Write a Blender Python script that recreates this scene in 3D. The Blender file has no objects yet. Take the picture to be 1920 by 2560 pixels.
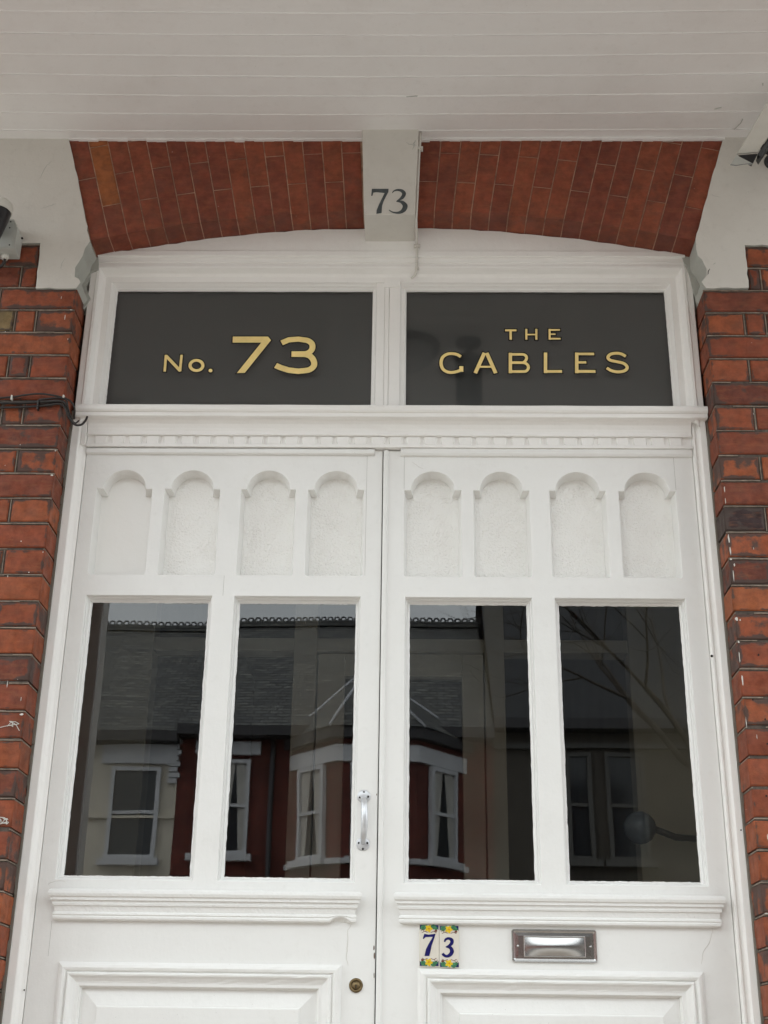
import bpy, bmesh, math, random
from mathutils import Vector, Matrix
random.seed(7)
R = math.radians
S = bpy.context.scene
COL = S.collection

# ------------------------------------------------------------------ camera
YAW, PITCH, ROLL = R(1.29209), R(22.95856), R(0.80340)
cam_d = bpy.data.cameras.new('camera'); cam = bpy.data.objects.new('camera', cam_d); COL.objects.link(cam)
fw = Vector((-math.sin(YAW)*math.cos(PITCH), math.cos(YAW)*math.cos(PITCH), math.sin(PITCH)))
rt = Vector((math.cos(YAW), math.sin(YAW), 0)); up = rt.cross(fw)
rt2 = math.cos(ROLL)*rt + math.sin(ROLL)*up; up2 = -math.sin(ROLL)*rt + math.cos(ROLL)*up
m = Matrix((rt2, up2, -fw)).transposed().to_4x4(); m.translation = Vector((0, -3.35, 0))
cam.matrix_world = m
cam_d.sensor_width = 36; cam_d.sensor_fit = 'AUTO'; cam_d.lens = 3264/2560*36
cam_d.clip_start = 0.05; cam_d.clip_end = 500
S.camera = cam
# ------------------------------------------------------------------ sky, sun, exposure (overcast day)
SUN_EL, SUN_AZ = R(50), R(-60)          # azimuth measured clockwise from +Y (north)
w = bpy.data.worlds.new('World'); S.world = w; w.use_nodes = True
nt = w.node_tree; nt.nodes.clear()
sky = nt.nodes.new('ShaderNodeTexSky'); sky.sky_type = 'NISHITA'; sky.sun_disc = False
sky.sun_elevation = SUN_EL; sky.sun_rotation = SUN_AZ; sky.dust_density = 3.0; sky.air_density = 1.0
hs = nt.nodes.new('ShaderNodeHueSaturation'); hs.inputs['Saturation'].default_value = 0.35
bg = nt.nodes.new('ShaderNodeBackground'); bg.inputs['Strength'].default_value = 0.15
wo = nt.nodes.new('ShaderNodeOutputWorld')
nt.links.new(sky.outputs[0], hs.inputs['Color'])
tc = nt.nodes.new('ShaderNodeTexCoord'); mpw = nt.nodes.new('ShaderNodeMapping'); mpw.inputs['Scale'].default_value = (1, 1, 3.5)
cn = nt.nodes.new('ShaderNodeTexNoise'); cn.inputs['Scale'].default_value = 2.2; cn.inputs['Detail'].default_value = 7
cr0 = nt.nodes.new('ShaderNodeValToRGB'); cr0.color_ramp.elements[0].position = 0.3; cr0.color_ramp.elements[1].position = 0.72
cr0.color_ramp.elements[0].color = (4.6, 5.0, 5.15, 1); cr0.color_ramp.elements[1].color = (7.6, 8.0, 8.0, 1)
cmx = nt.nodes.new('ShaderNodeMix'); cmx.data_type = 'RGBA'; cmx.inputs[0].default_value = 0.82
nt.links.new(tc.outputs['Generated'], mpw.inputs[0]); nt.links.new(mpw.outputs[0], cn.inputs['Vector']); nt.links.new(cn.outputs['Fac'], cr0.inputs[0])
nt.links.new(hs.outputs[0], cmx.inputs[6]); nt.links.new(cr0.outputs[0], cmx.inputs[7]); nt.links.new(cmx.outputs[2], bg.inputs['Color']); nt.links.new(bg.outputs[0], wo.inputs[0])
sl = bpy.data.lights.new('sun', 'SUN'); sl.energy = 0.7; sl.angle = R(40); sl.color = (1.0, 0.96, 0.9)
so = bpy.data.objects.new('sun', sl); COL.objects.link(so)
sd = Vector((math.sin(SUN_AZ)*math.cos(SUN_EL), math.cos(SUN_AZ)*math.cos(SUN_EL), math.sin(SUN_EL)))
so.rotation_euler = sd.to_track_quat('Z', 'Y').to_euler(); so.location = (0, -30, 30)
S.view_settings.view_transform = 'Standard'; S.view_settings.look = 'None'
S.view_settings.exposure = 1.65; S.view_settings.gamma = 1.0
S.cycles.max_bounces = 10; S.cycles.diffuse_bounces = 6; S.cycles.glossy_bounces = 4; S.cycles.transparent_max_bounces = 12
S.cycles.use_denoising = True

# ------------------------------------------------------------------ materials
def nmat(name):
    mt = bpy.data.materials.new(name); mt.use_nodes = True
    t = mt.node_tree; b = t.nodes['Principled BSDF']; return mt, t, b
def N(t, ty, **kw):
    n = t.nodes.new(ty)
    for k_, v in kw.items():
        if k_.startswith('_'): setattr(n, k_[1:], v)
        else: n.inputs[k_.replace('_', ' ')].default_value = v
    return n
def coord(t): return t.nodes.new('ShaderNodeTexCoord').outputs['Object']
def noise(t, scale, detail=4, rough=0.55, co=None, vec=None):
    n = N(t, 'ShaderNodeTexNoise', Scale=scale, Detail=detail, Roughness=rough)
    c = co or coord(t)
    if vec:
        mp = N(t, 'ShaderNodeMapping'); mp.inputs['Scale'].default_value = vec; t.links.new(c, mp.inputs[0]); c = mp.outputs[0]
    t.links.new(c, n.inputs['Vector']); return n.outputs['Fac']
def ramp(t, fac, stops, interp='LINEAR'):
    r = t.nodes.new('ShaderNodeValToRGB'); e = r.color_ramp; e.interpolation = interp
    while len(e.elements) < len(stops): e.elements.new(0.5)
    for el, (p, c) in zip(e.elements, stops):
        el.position = p; el.color = (c, c, c, 1) if isinstance(c, (int, float)) else (*c, 1)
    t.links.new(fac, r.inputs[0]); return r.outputs[0]
def mix(t, fac, a, b, mode='MIX'):
    n = t.nodes.new('ShaderNodeMix'); n.data_type = 'RGBA'; n.blend_type = mode
    for s, v in ((n.inputs[0], fac), (n.inputs[6], a), (n.inputs[7], b)):
        if isinstance(v, (int, float)): s.default_value = v
        elif isinstance(v, tuple): s.default_value = (*v, 1)
        else: t.links.new(v, s)
    return n.outputs[2]
def math_(t, op, a, b=0.0, clamp=False):
    n = t.nodes.new('ShaderNodeMath'); n.operation = op; n.use_clamp = clamp
    for s, v in ((n.inputs[0], a), (n.inputs[1], b)):
        if isinstance(v, (int, float)): s.default_value = v
        else: t.links.new(v, s)
    return n.outputs[0]
def bump(t, b, h, strength=0.3, dist=0.002, prev=None):
    n = N(t, 'ShaderNodeBump', Strength=strength, Distance=dist); t.links.new(h, n.inputs['Height'])
    if prev: t.links.new(prev, n.inputs['Normal'])
    t.links.new(n.outputs[0], b.inputs['Normal']); return n.outputs[0]

def paint(name, col=(0.80, 0.795, 0.775), rough=0.38, dirt=0.15, bstr=0.5, dirtcol=(0.42, 0.40, 0.36)):
    mt, t, b = nmat(name)
    d1 = ramp(t, noise(t, 2.3, 6, 0.65), [(0.50, 0.0), (0.78, 1.0)])
    d2 = ramp(t, noise(t, 38, 5, 0.7), [(0.55, 0.0), (0.75, 1.0)])
    dm = math_(t, 'MULTIPLY', math_(t, 'ADD', d1, math_(t, 'MULTIPLY', d2, 0.6)), dirt)
    c = mix(t, dm, col, dirtcol)
    sp = ramp(t, noise(t, 210, 2, 0.5), [(0.745, 0.0), (0.77, 1.0)])
    c = mix(t, math_(t, 'MULTIPLY', sp, 0.35), c, (0.30, 0.27, 0.24))
    t.links.new(c, b.inputs['Base Color'])
    rr = ramp(t, noise(t, 14, 4), [(0.3, rough-0.08), (0.7, rough+0.14)]); t.links.new(rr, b.inputs['Roughness'])
    p = bump(t, b, noise(t, 9, 5, 0.6), bstr, 0.004)
    p = bump(t, b, noise(t, 70, 4, 0.6, vec=(1, 1, 0.35)), bstr*0.8, 0.0012, p)
    bump(t, b, noise(t, 420, 3, 0.6), bstr*0.6, 0.0004, p)
    return mt
M = {}
M['paint'] = paint('white_gloss_paint')
M['frame'] = paint('white_frame_paint', (0.85, 0.835, 0.81), 0.42, 0.12)
M['ceil'] = paint('white_ceiling_paint', (0.77, 0.75, 0.735), 0.55, 0.22, 0.4, (0.5, 0.45, 0.41))
M['render'] = paint('off_white_render', (0.60, 0.575, 0.53), 0.75, 0.30, 0.7, (0.36, 0.33, 0.29))
M['cement'] = paint('grey_cement', (0.42, 0.425, 0.39), 0.85, 0.3, 0.9, (0.22, 0.22, 0.2))
M['caulk'] = paint('grey_brown_caulk', (0.16, 0.14, 0.115), 0.85, 0.5, 1.0, (0.28, 0.26, 0.22))

def hammered(name, amt):
    mt, t, b = nmat(name)
    b.inputs['Base Color'].default_value = (0.85, 0.84, 0.81, 1); b.inputs['Roughness'].default_value = 0.20
    p = bump(t, b, noise(t, 9, 4), 0.3, 0.004)
    co = coord(t)
    v = N(t, 'ShaderNodeTexVoronoi', Scale=165.0, Randomness=1.0)
    t.links.new(co, v.inputs['Vector'])
    v2 = N(t, 'ShaderNodeTexVoronoi', Scale=95.0, Randomness=1.0); t.links.new(co, v2.inputs['Vector'])
    amp = ramp(t, noise(t, 18, 3), [(0.35, 0.35), (0.65, 1.0)])
    d1 = ramp(t, v.outputs['Distance'], [(0.0, 1.0), (0.25, 0.75), (0.55, 0.0)]); d2 = ramp(t, v2.outputs['Distance'], [(0.0, 1.0), (0.3, 0.6), (0.6, 0.0)])
    h = math_(t, 'MULTIPLY', math_(t, 'ADD', d1, math_(t, 'MULTIPLY', d2, 0.8)), amp)
    bump(t, b, h, amt, 0.0016, p)
    return mt
M['plain'] = hammered('smooth_painted_glass', 0.03)
M['hammer'] = hammered('hammered_painted_glass', 0.72)
M['hammer2'] = hammered('lightly_hammered_painted_glass', 0.6)

def brick_mat(name, stops, dark=0.9, speck=1.0, bstr=0.6, smear=0.62, dim=(0.78, 0.75, 0.74)):
    mt, t, b = nmat(name)
    at = t.nodes.new('ShaderNodeAttribute'); at.attribute_name = 'Col'
    sx = t.nodes.new('ShaderNodeSeparateColor'); t.links.new(at.outputs['Color'], sx.inputs[0])
    tone, edge, rnd = sx.outputs
    c = ramp(t, tone, stops)
    c = mix(t, 1.0, c, dim, 'MULTIPLY')
    m1 = ramp(t, noise(t, 30, 6, 0.7), [(0.32, 0.60), (0.7, 1.22)])
    c = mix(t, 1.0, c, m1, 'MULTIPLY')
    streak = ramp(t, noise(t, 22, 5, 0.6, vec=(1, 1, 5)), [(0.5, 0.0), (0.75, 1.0)])
    c = mix(t, math_(t, 'MULTIPLY', streak, 0.30), c, (0.30, 0.12, 0.05))
    # smeared dark mortar round the brick's edge
    en = math_(t, 'ADD', edge, math_(t, 'ADD', math_(t, 'MULTIPLY', math_(t, 'SUBTRACT', noise(t, 26, 4, 0.6), 0.5), 2.6), math_(t, 'MULTIPLY', math_(t, 'SUBTRACT', noise(t, 8, 3, 0.6), 0.5), 2.6)))
    em = ramp(t, math_(t, 'ADD', en, math_(t, 'MULTIPLY', math_(t, 'SUBTRACT', rnd, 0.5), 0.9)), [(smear-0.08, 0.0), (smear+0.26, 1.0)])
    c = mix(t, math_(t, 'MULTIPLY', em, dark), c, (0.060, 0.042, 0.036))
    st = ramp(t, noise(t, 3.5, 5, 0.6), [(0.55, 0.0), (0.72, 1.0)])
    c = mix(t, math_(t, 'MULTIPLY', st, 0.5), c, (0.07, 0.035, 0.025))
    # white paint specks
    spv = N(t, 'ShaderNodeTexVoronoi', Scale=26.0); t.links.new(coord(t), spv.inputs['Vector'])
    sc = t.nodes.new('ShaderNodeSeparateColor'); t.links.new(spv.outputs['Color'], sc.inputs[0])
    rad = math_(t, 'MULTIPLY', math_(t, 'SUBTRACT', sc.outputs[0], 0.72), 0.30)
    sp = math_(t, 'LESS_THAN', spv.outputs['Distance'], rad)
    c = mix(t, math_(t, 'MULTIPLY', sp, speck), c, (0.62, 0.57, 0.52))
    t.links.new(c, b.inputs['Base Color'])
    t.links.new(ramp(t, noise(t, 24, 4), [(0.3, 0.55), (0.7, 0.9)]), b.inputs['Roughness'])
    b.inputs['Specular IOR Level'].default_value = 0.35
    p = bump(t, b, noise(t, 35, 6, 0.7), bstr, 0.004)
    bump(t, b, noise(t, 260, 4, 0.7), bstr, 0.001, p)
    return mt
M['brick'] = brick_mat('weathered_red_brick', [(0.0, (0.045, 0.022, 0.022)), (0.05, (0.17, 0.048, 0.028)), (0.4, (0.29, 0.072, 0.032)), (0.85, (0.38, 0.105, 0.04)), (0.95, (0.40, 0.12, 0.045)), (0.97, (0.40, 0.12, 0.045)), (1.0, (0.26, 0.19, 0.085))])
M['arch'] = brick_mat('rubbed_arch_brick', [(0.0, (0.195, 0.050, 0.030)), (0.5, (0.230, 0.058, 0.032)), (0.96, (0.262, 0.070, 0.035)), (1.0, (0.31, 0.100, 0.034))], 0.22, 0.25, 0.3, 0.62, (0.95, 0.93, 0.88))
def simple(name, col, rough=0.6, metal=0.0, var=0.15, sc=30, bs=0.2, bd=0.001):
    mt, t, b = nmat(name)
    c = ramp(t, noise(t, sc, 5, 0.6), [(0.3, tuple(x*(1-var) for x in col)), (0.7, tuple(min(1, x*(1+var)) for x in col))])
    t.links.new(c, b.inputs['Base Color']); b.inputs['Roughness'].default_value = rough; b.inputs['Metallic'].default_value = metal
    bump(t, b, noise(t, sc*4, 4), bs, bd)
    return mt
M['mortar'] = simple('dark_mortar', (0.095, 0.075, 0.062), 0.95, 0, 0.4, 60, 0.8, 0.003)
M['tuck'] = simple('pale_pointing', (0.23, 0.185, 0.145), 0.9, 0, 0.45, 45, 0.6, 0.001)
M['archmortar'] = simple('fine_lime_joint', (0.33, 0.21, 0.145), 0.9, 0, 0.5, 25, 0.4, 0.001)
M['gold'] = simple('gilt_leaf', (0.88, 0.68, 0.27), 0.5, 0.05, 0.12, 18, 0.1)
M['ink'] = simple('black_outline', (0.012, 0.010, 0.009), 0.4)
M['grey_number'] = simple('dark_grey_paint', (0.055, 0.065, 0.07), 0.5, 0, 0.3, 60)
M['black'] = simple('black_plastic', (0.012, 0.012, 0.014), 0.35)
M['cableblack'] = simple('black_cable', (0.018, 0.014, 0.013), 0.5)
M['plastic'] = simple('cream_plastic', (0.60, 0.59, 0.54), 0.45, 0, 0.08, 12)
M['plastic2'] = simple('grey_white_plastic', (0.45, 0.46, 0.43), 0.45, 0, 0.1, 12)
M['alu'] = simple('satin_aluminium', (0.62, 0.63, 0.65), 0.36, 0.6, 0.12, 50, 0.25, 0.0006)
M['steel'] = simple('polished_steel', (0.46, 0.45, 0.44), 0.20, 1.0, 0.06, 20, 0.04, 0.0006)
M['brass'] = simple('tarnished_brass', (0.20, 0.145, 0.075), 0.45, 0.9, 0.3, 90)
M['hole'] = simple('dark_hole', (0.01, 0.009, 0.008), 0.9)
M['chip'] = simple('bare_wood_chip', (0.12, 0.07, 0.045), 0.8)
M['gap'] = simple('shadow_gap', (0.02, 0.018, 0.02), 0.9)
M['tile'] = simple('cream_glazed_tile', (0.70, 0.66, 0.58), 0.12, 0, 0.04, 12, 0.05)
M['navy'] = simple('navy_glaze', (0.012, 0.014, 0.11), 0.12, 0, 0.3, 120)
M['yellow'] = simple('yellow_glaze', (0.72, 0.50, 0.03), 0.12, 0, 0.15, 200)
M['green'] = simple('green_glaze', (0.06, 0.20, 0.10), 0.12, 0, 0.5, 200)
M['brown'] = simple('brown_glaze', (0.16, 0.05, 0.035), 0.15, 0, 0.3, 200)
M['orange'] = simple('orange_glaze', (0.60, 0.20, 0.02), 0.15)
M['bronze'] = simple('dark_bronze_metal', (0.17, 0.17, 0.175), 0.5, 0.6)
M['opal'] = simple('opal_glass', (0.65, 0.66, 0.68), 0.2)
M['hallwall'] = simple('hall_plaster', (0.50, 0.46, 0.38), 0.8, 0, 0.08, 3)
M['globe'] = simple('grey_globe_glass', (0.22, 0.24, 0.26), 0.25)
M['hallfloor'] = simple('hall_floor_tiles', (0.10, 0.06, 0.045), 0.5, 0, 0.3, 8)
M['inner'] = simple('inner_door_paint', (0.80, 0.73, 0.61), 0.5, 0, 0.08, 4)
M['darkback'] = simple('dark_grey_backing', (0.155, 0.162, 0.158), 0.8, 0, 0.05, 3)  # plain tone for the sheet added behind the transom glass
M['pave'] = simple('stone_paving', (0.38, 0.36, 0.33), 0.85, 0, 0.2, 3, 0.4, 0.004)
M['asphalt'] = simple('asphalt', (0.055, 0.055, 0.057), 0.9, 0, 0.25, 20, 0.6, 0.004)
M['tilefloor'] = simple('porch_floor_tiles', (0.36, 0.31, 0.26), 0.6, 0, 0.3, 14)
M['bark'] = simple('dark_bark', (0.06, 0.05, 0.04), 0.9, 0, 0.3, 12, 0.6, 0.01)
M['cream'] = simple('cream_render', (0.62, 0.58, 0.49), 0.85, 0, 0.06, 2)
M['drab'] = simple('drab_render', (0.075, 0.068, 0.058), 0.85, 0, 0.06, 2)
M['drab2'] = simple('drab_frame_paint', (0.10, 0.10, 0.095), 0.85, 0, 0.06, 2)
M['slate_dark'] = simple('dark_slates', (0.022, 0.024, 0.028), 0.7, 0, 0.3, 4)  # slates in a darker tone than the neighbouring roofs
M['whitep'] = simple('white_stone_paint', (0.56, 0.575, 0.60), 0.7, 0, 0.05, 3)
M['redwall'] = simple('far_red_brick', (0.13, 0.030, 0.024), 0.9, 0, 0.25, 6)
M['fascia'] = simple('dark_gutter', (0.04, 0.04, 0.045), 0.7)
M['lead'] = simple('lead_flashing', (0.45, 0.47, 0.5), 0.6)
M['curtain'] = simple('net_curtain', (0.45, 0.44, 0.41), 0.9, 0, 0.15, 9)
M['wood'] = simple('timber', (0.3, 0.2, 0.12), 0.7)
def far_brick():
    mt, t, b = nmat('far_red_brickwork')
    br = t.nodes.new('ShaderNodeTexBrick'); br.offset = 0.5
    for k_, v in (('Scale', 1.0), ('Brick Width', 0.225), ('Row Height', 0.075), ('Mortar Size', 0.007)): br.inputs[k_].default_value = v
    br.inputs['Color1'].default_value = (0.11, 0.024, 0.02, 1); br.inputs['Color2'].default_value = (0.18, 0.042, 0.03, 1); br.inputs['Mortar'].default_value = (0.07, 0.045, 0.04, 1)
    mp = N(t, 'ShaderNodeMapping'); mp.inputs['Rotation'].default_value = (R(90), 0, 0)
    t.links.new(coord(t), mp.inputs[0]); t.links.new(mp.outputs[0], br.inputs['Vector'])
    t.links.new(mix(t, 1.0, br.outputs['Color'], ramp(t, noise(t, 1.3, 6), [(0.3, 0.65), (0.7, 1.3)]), 'MULTIPLY'), b.inputs['Base Color']); b.inputs['Roughness'].default_value = 0.9
    return mt
M['redwall'] = far_brick()
def slate():
    mt, t, b = nmat('roof_slates')
    br = t.nodes.new('ShaderNodeTexBrick'); br.offset = 0.5
    for k_, v in (('Scale', 1.0), ('Brick Width', 0.24), ('Row Height', 0.07), ('Mortar Size', 0.014)): br.inputs[k_].default_value = v
    br.inputs['Color1'].default_value = (0.06, 0.065, 0.07, 1); br.inputs['Color2'].default_value = (0.13, 0.135, 0.125, 1); br.inputs['Mortar'].default_value = (0.02, 0.02, 0.02, 1)
    mp = N(t, 'ShaderNodeMapping'); mp.inputs['Rotation'].default_value = (R(90), 0, 0)
    t.links.new(coord(t), mp.inputs[0]); t.links.new(mp.outputs[0], br.inputs['Vector'])
    c = mix(t, 1.0, br.outputs['Color'], ramp(t, noise(t, 5, 5), [(0.3, 0.6), (0.7, 1.4)]), 'MULTIPLY')
    t.links.new(c, b.inputs['Base Color']); b.inputs['Roughness'].default_value = 0.65
    bump(t, b, br.outputs['Fac'], -0.6, 0.02)
    return mt
M['slate'] = slate()
def glass(name, tint, wav=1.0, gain=1.9, rgh=0.004):
    mt = bpy.data.materials.new(name); mt.use_nodes = True; t = mt.node_tree; t.nodes.clear()
    out = t.nodes.new('ShaderNodeOutputMaterial'); tr = t.nodes.new('ShaderNodeBsdfTransparent'); gl = t.nodes.new('ShaderNodeBsdfGlossy')
    tr.inputs[0].default_value = (*tint, 1); gl.inputs['Roughness'].default_value = rgh
    fr = N(t, 'ShaderNodeFresnel', IOR=1.52)
    n1 = noise(t, 2.6, 2, 0.4, vec=(1.0, 1, 0.7)); bp_ = N(t, 'ShaderNodeBump', Strength=1.0, Distance=0.0035*wav)
    t.links.new(n1, bp_.inputs['Height']); t.links.new(bp_.outputs[0], gl.inputs['Normal'])
    f = math_(t, 'MULTIPLY', fr.outputs[0], gain, True)
    mx = t.nodes.new('ShaderNodeMixShader'); t.links.new(f, mx.inputs[0]); t.links.new(tr.outputs[0], mx.inputs[1]); t.links.new(gl.outputs[0], mx.inputs[2])
    t.links.new(mx.outputs[0], out.inputs[0]); return mt
M['glass'] = glass('old_window_glass', (0.86, 0.88, 0.86), 0.12, 2.6)
M['glass2'] = glass('transom_glass', (0.9, 0.9, 0.9), 0.1, 1.9, 0.045)
def clear():
    mt = bpy.data.materials.new('clear_edge'); mt.use_nodes = True; t = mt.node_tree; t.nodes.clear()
    o_ = t.nodes.new('ShaderNodeOutputMaterial'); tr = t.nodes.new('ShaderNodeBsdfTransparent'); t.links.new(tr.outputs[0], o_.inputs[0]); return mt
M['clear'] = clear()
def far_glass():
    mt, t, b = nmat('far_window_glass'); b.inputs['Base Color'].default_value = (0.03, 0.035, 0.04, 1); b.inputs['Roughness'].default_value = 0.08; return mt
M['farglass'] = far_glass()

# ------------------------------------------------------------------ object helpers
def tag(o, label=None, cat=None, group=None, kind=None):
    if label: o['label'] = label
    if cat: o['category'] = cat
    if group: o['group'] = group
    if kind: o['kind'] = kind
    return o
def thing(name, loc, label, cat, group=None):
    o = bpy.data.objects.new(name, None); COL.objects.link(o); o.location = loc; o.empty_display_size = 0.1
    return tag(o, label, cat, group)
def world_off(p):
    v = Vector((0, 0, 0))
    while p is not None: v += p.location; p = p.parent
    return v
def link(o, parent):
    COL.objects.link(o)
    if parent is not None:
        o.parent = parent; o.location = -world_off(parent)
    return o
class MB:
    def __init__(s): s.v = []; s.f = []; s.m = []; s.col = None; s.sm = []
    def add(s, vs, fs, mi=0, smooth=False):
        o = len(s.v); s.v += [tuple(v) for v in vs]
        for f in fs: s.f.append([i+o for i in f]); s.m.append(mi); s.sm.append(smooth)
        return s
    def box(s, x0, x1, y0, y1, z0, z1, mi=0):
        v = [(x, y, z) for x in (x0, x1) for y in (y0, y1) for z in (z0, z1)]
        return s.add(v, [(0, 1, 3, 2), (4, 6, 7, 5), (0, 4, 5, 1), (2, 3, 7, 6), (0, 2, 6, 4), (1, 5, 7, 3)], mi)
    def prism(s, pts, y0, y1, mi=0, mside=None):
        # pts: counter-clockwise seen from -Y ; y0 < y1
        n = len(pts); a = sum(pts[i][0]*pts[(i+1) % n][1]-pts[(i+1) % n][0]*pts[i][1] for i in range(n))
        if a < 0: pts = pts[::-1]
        v = [(x, y0, z) for x, z in pts]+[(x, y1, z) for x, z in pts]
        s.add(v, [list(range(n))], mi); o = len(s.v)-2*n
        s.f.append([o+n+i for i in range(n)][::-1]); s.m.append(mi); s.sm.append(False)
        for i in range(n):
            j = (i+1) % n; s.f.append([o+i, o+n+i, o+n+j, o+j]); s.m.append(mi if mside is None else mside); s.sm.append(False)
        return s
    def tube(s, pts, rad, n=10, mi=0, cap=True, flat=None):
        pts = [Vector(p) for p in pts]; k_ = len(pts)
        rr = rad if isinstance(rad, (list, tuple)) else [rad]*k_
        o = len(s.v); ref = Vector((0, 0, 1))
        t0 = (pts[1]-pts[0]).normalized()
        if abs(t0.dot(ref)) > 0.9: ref = Vector((1, 0, 0))
        a = t0.cross(ref).normalized()
        for i, p in enumerate(pts):
            t_ = (pts[min(i+1, k_-1)]-pts[max(i-1, 0)]).normalized()
            a = (a-t_*a.dot(t_)).normalized(); b = t_.cross(a)
            for j in range(n):
                an = 2*math.pi*j/n; s.v.append(tuple(p+(a*math.cos(an)+b*math.sin(an)*(flat or 1))*rr[i]))
        for i in range(k_-1):
            for j in range(n):
                j2 = (j+1) % n; s.f.append([o+i*n+j, o+(i+1)*n+j, o+(i+1)*n+j2, o+i*n+j2]); s.m.append(mi); s.sm.append(True)
        if cap:
            s.f.append([o+j for j in range(n)]); s.m.append(mi); s.sm.append(False)
            s.f.append([o+(k_-1)*n+j for j in range(n)][::-1]); s.m.append(mi); s.sm.append(False)
        return s
    def lathe(s, c, axis, prof, n=24, mi=0, smooth=True):
        # prof: (distance along axis, radius)
        ax = Vector(axis).normalized(); ref = Vector((0, 0, 1)) if abs(ax.z) < 0.9 else Vector((1, 0, 0))
        a = ax.cross(ref).normalized(); b = ax.cross(a); c = Vector(c); o = len(s.v)
        for d, r_ in prof:
            for j in range(n):
                an = 2*math.pi*j/n; s.v.append(tuple(c+ax*d+(a*math.cos(an)+b*math.sin(an))*r_))
        for i in range(len(prof)-1):
            for j in range(n):
                j2 = (j+1) % n; s.f.append([o+i*n+j, o+i*n+j2, o+(i+1)*n+j2, o+(i+1)*n+j]); s.m.append(mi); s.sm.append(smooth)
        s.f.append([o+j for j in range(n)][::-1]); s.m.append(mi); s.sm.append(False)
        s.f.append([o+(len(prof)-1)*n+j for j in range(n)]); s.m.append(mi); s.sm.append(False)
        return s
    def build(s, name, mats, parent=None, fix=True, bev=0.0, seg=2, label=None):
        me = bpy.data.meshes.new(name); me.from_pydata(s.v, [], s.f)
        if not isinstance(mats, (list, tuple)): mats = [mats]
        for m_ in mats: me.materials.append(m_)
        for p, mi, sm in zip(me.polygons, s.m, s.sm): p.material_index = mi; p.use_smooth = sm
        if fix or bev:
            bm = bmesh.new(); bm.from_mesh(me)
            if fix: bmesh.ops.recalc_face_normals(bm, faces=bm.faces)
            if bev:
                ed = [e for e in bm.edges if len(e.link_faces) == 2 and e.calc_face_angle(0) > R(25)]
                bmesh.ops.bevel(bm, geom=ed, offset=bev, segments=seg, profile=0.6, affect='EDGES', clamp_overlap=True)
            bm.to_mesh(me); bm.free()
        if s.col: 
            ca = me.color_attributes.new('Col', 'FLOAT_COLOR', 'POINT')
            for i, c in enumerate(s.col): ca.data[i].color = (*c, 1)
        o = bpy.data.objects.new(name, me); link(o, parent)
        if label: o['label'] = label
        return o
def plate(name, outer, holes, yf, yb, bev, mat, parent):
    """flat board facing -Y with shaped openings and softened edges"""
    cu = bpy.data.curves.new('tmp', 'CURVE'); cu.dimensions = '2D'; cu.fill_mode = 'BOTH'
    cu.extrude = (yb-yf)/2-bev; cu.bevel_depth = bev; cu.bevel_resolution = 2; cu.offset = -bev
    for pts in [outer]+holes:
        sp = cu.splines.new('POLY'); sp.points.add(len(pts)-1); sp.use_cyclic_u = True
        for q, (x, z) in zip(sp.points, pts): q.co = (x, z, 0, 1)
    ob = bpy.data.objects.new('tmp', cu); COL.objects.link(ob)
    dg = bpy.context.evaluated_depsgraph_get(); dg.update()
    me = bpy.data.meshes.new_from_object(ob.evaluated_get(dg)); bpy.data.objects.remove(ob)
    for v in me.vertices: x, y, z = v.co; v.co = (x, (yf+yb)/2-z, y)
    me.name = name; me.materials.clear(); me.materials.append(mat)
    for p in me.polygons: p.use_smooth = False
    o = bpy.data.objects.new(name, me); return link(o, parent)
def rect(x0, x1, z0, z1): return [(x0, z0), (x1, z0), (x1, z1), (x0, z1)]
def ring_mould(mb, x0, x1, z0, z1, prof, mi=0, jit=0.0, seg=1, open_bottom=False):
    """mitred moulding round a rectangle; prof = (inset, y); last ring can be ragged like hand-run putty"""
    base = len(mb.v); rows = []
    for pi, (u, y) in enumerate(prof):
        c = [(x0+u, z0+u), (x1-u, z0+u), (x1-u, z1-u), (x0+u, z1-u)]; row = []
        for k_ in range(4):
            a, b = c[k_], c[(k_+1) % 4]
            for q in range(seg):
                f = q/seg; x = a[0]+(b[0]-a[0])*f; z = a[1]+(b[1]-a[1])*f
                if jit and pi >= len(prof)-2:
                    j = random.gauss(0, jit)
                    if q: 
                        if k_ % 2 == 0: z += j
                        else: x += j
                row.append(len(mb.v)); mb.v.append((x, y, z))
        rows.append(row)
    n = 4*seg
    for r0, r1 in zip(rows, rows[1:]):
        for j in range(n):
            if open_bottom and j < seg: continue
            mb.f.append([r0[j], r0[(j+1) % n], r1[(j+1) % n], r1[j]]); mb.m.append(mi); mb.sm.append(False)
    return mb
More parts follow.
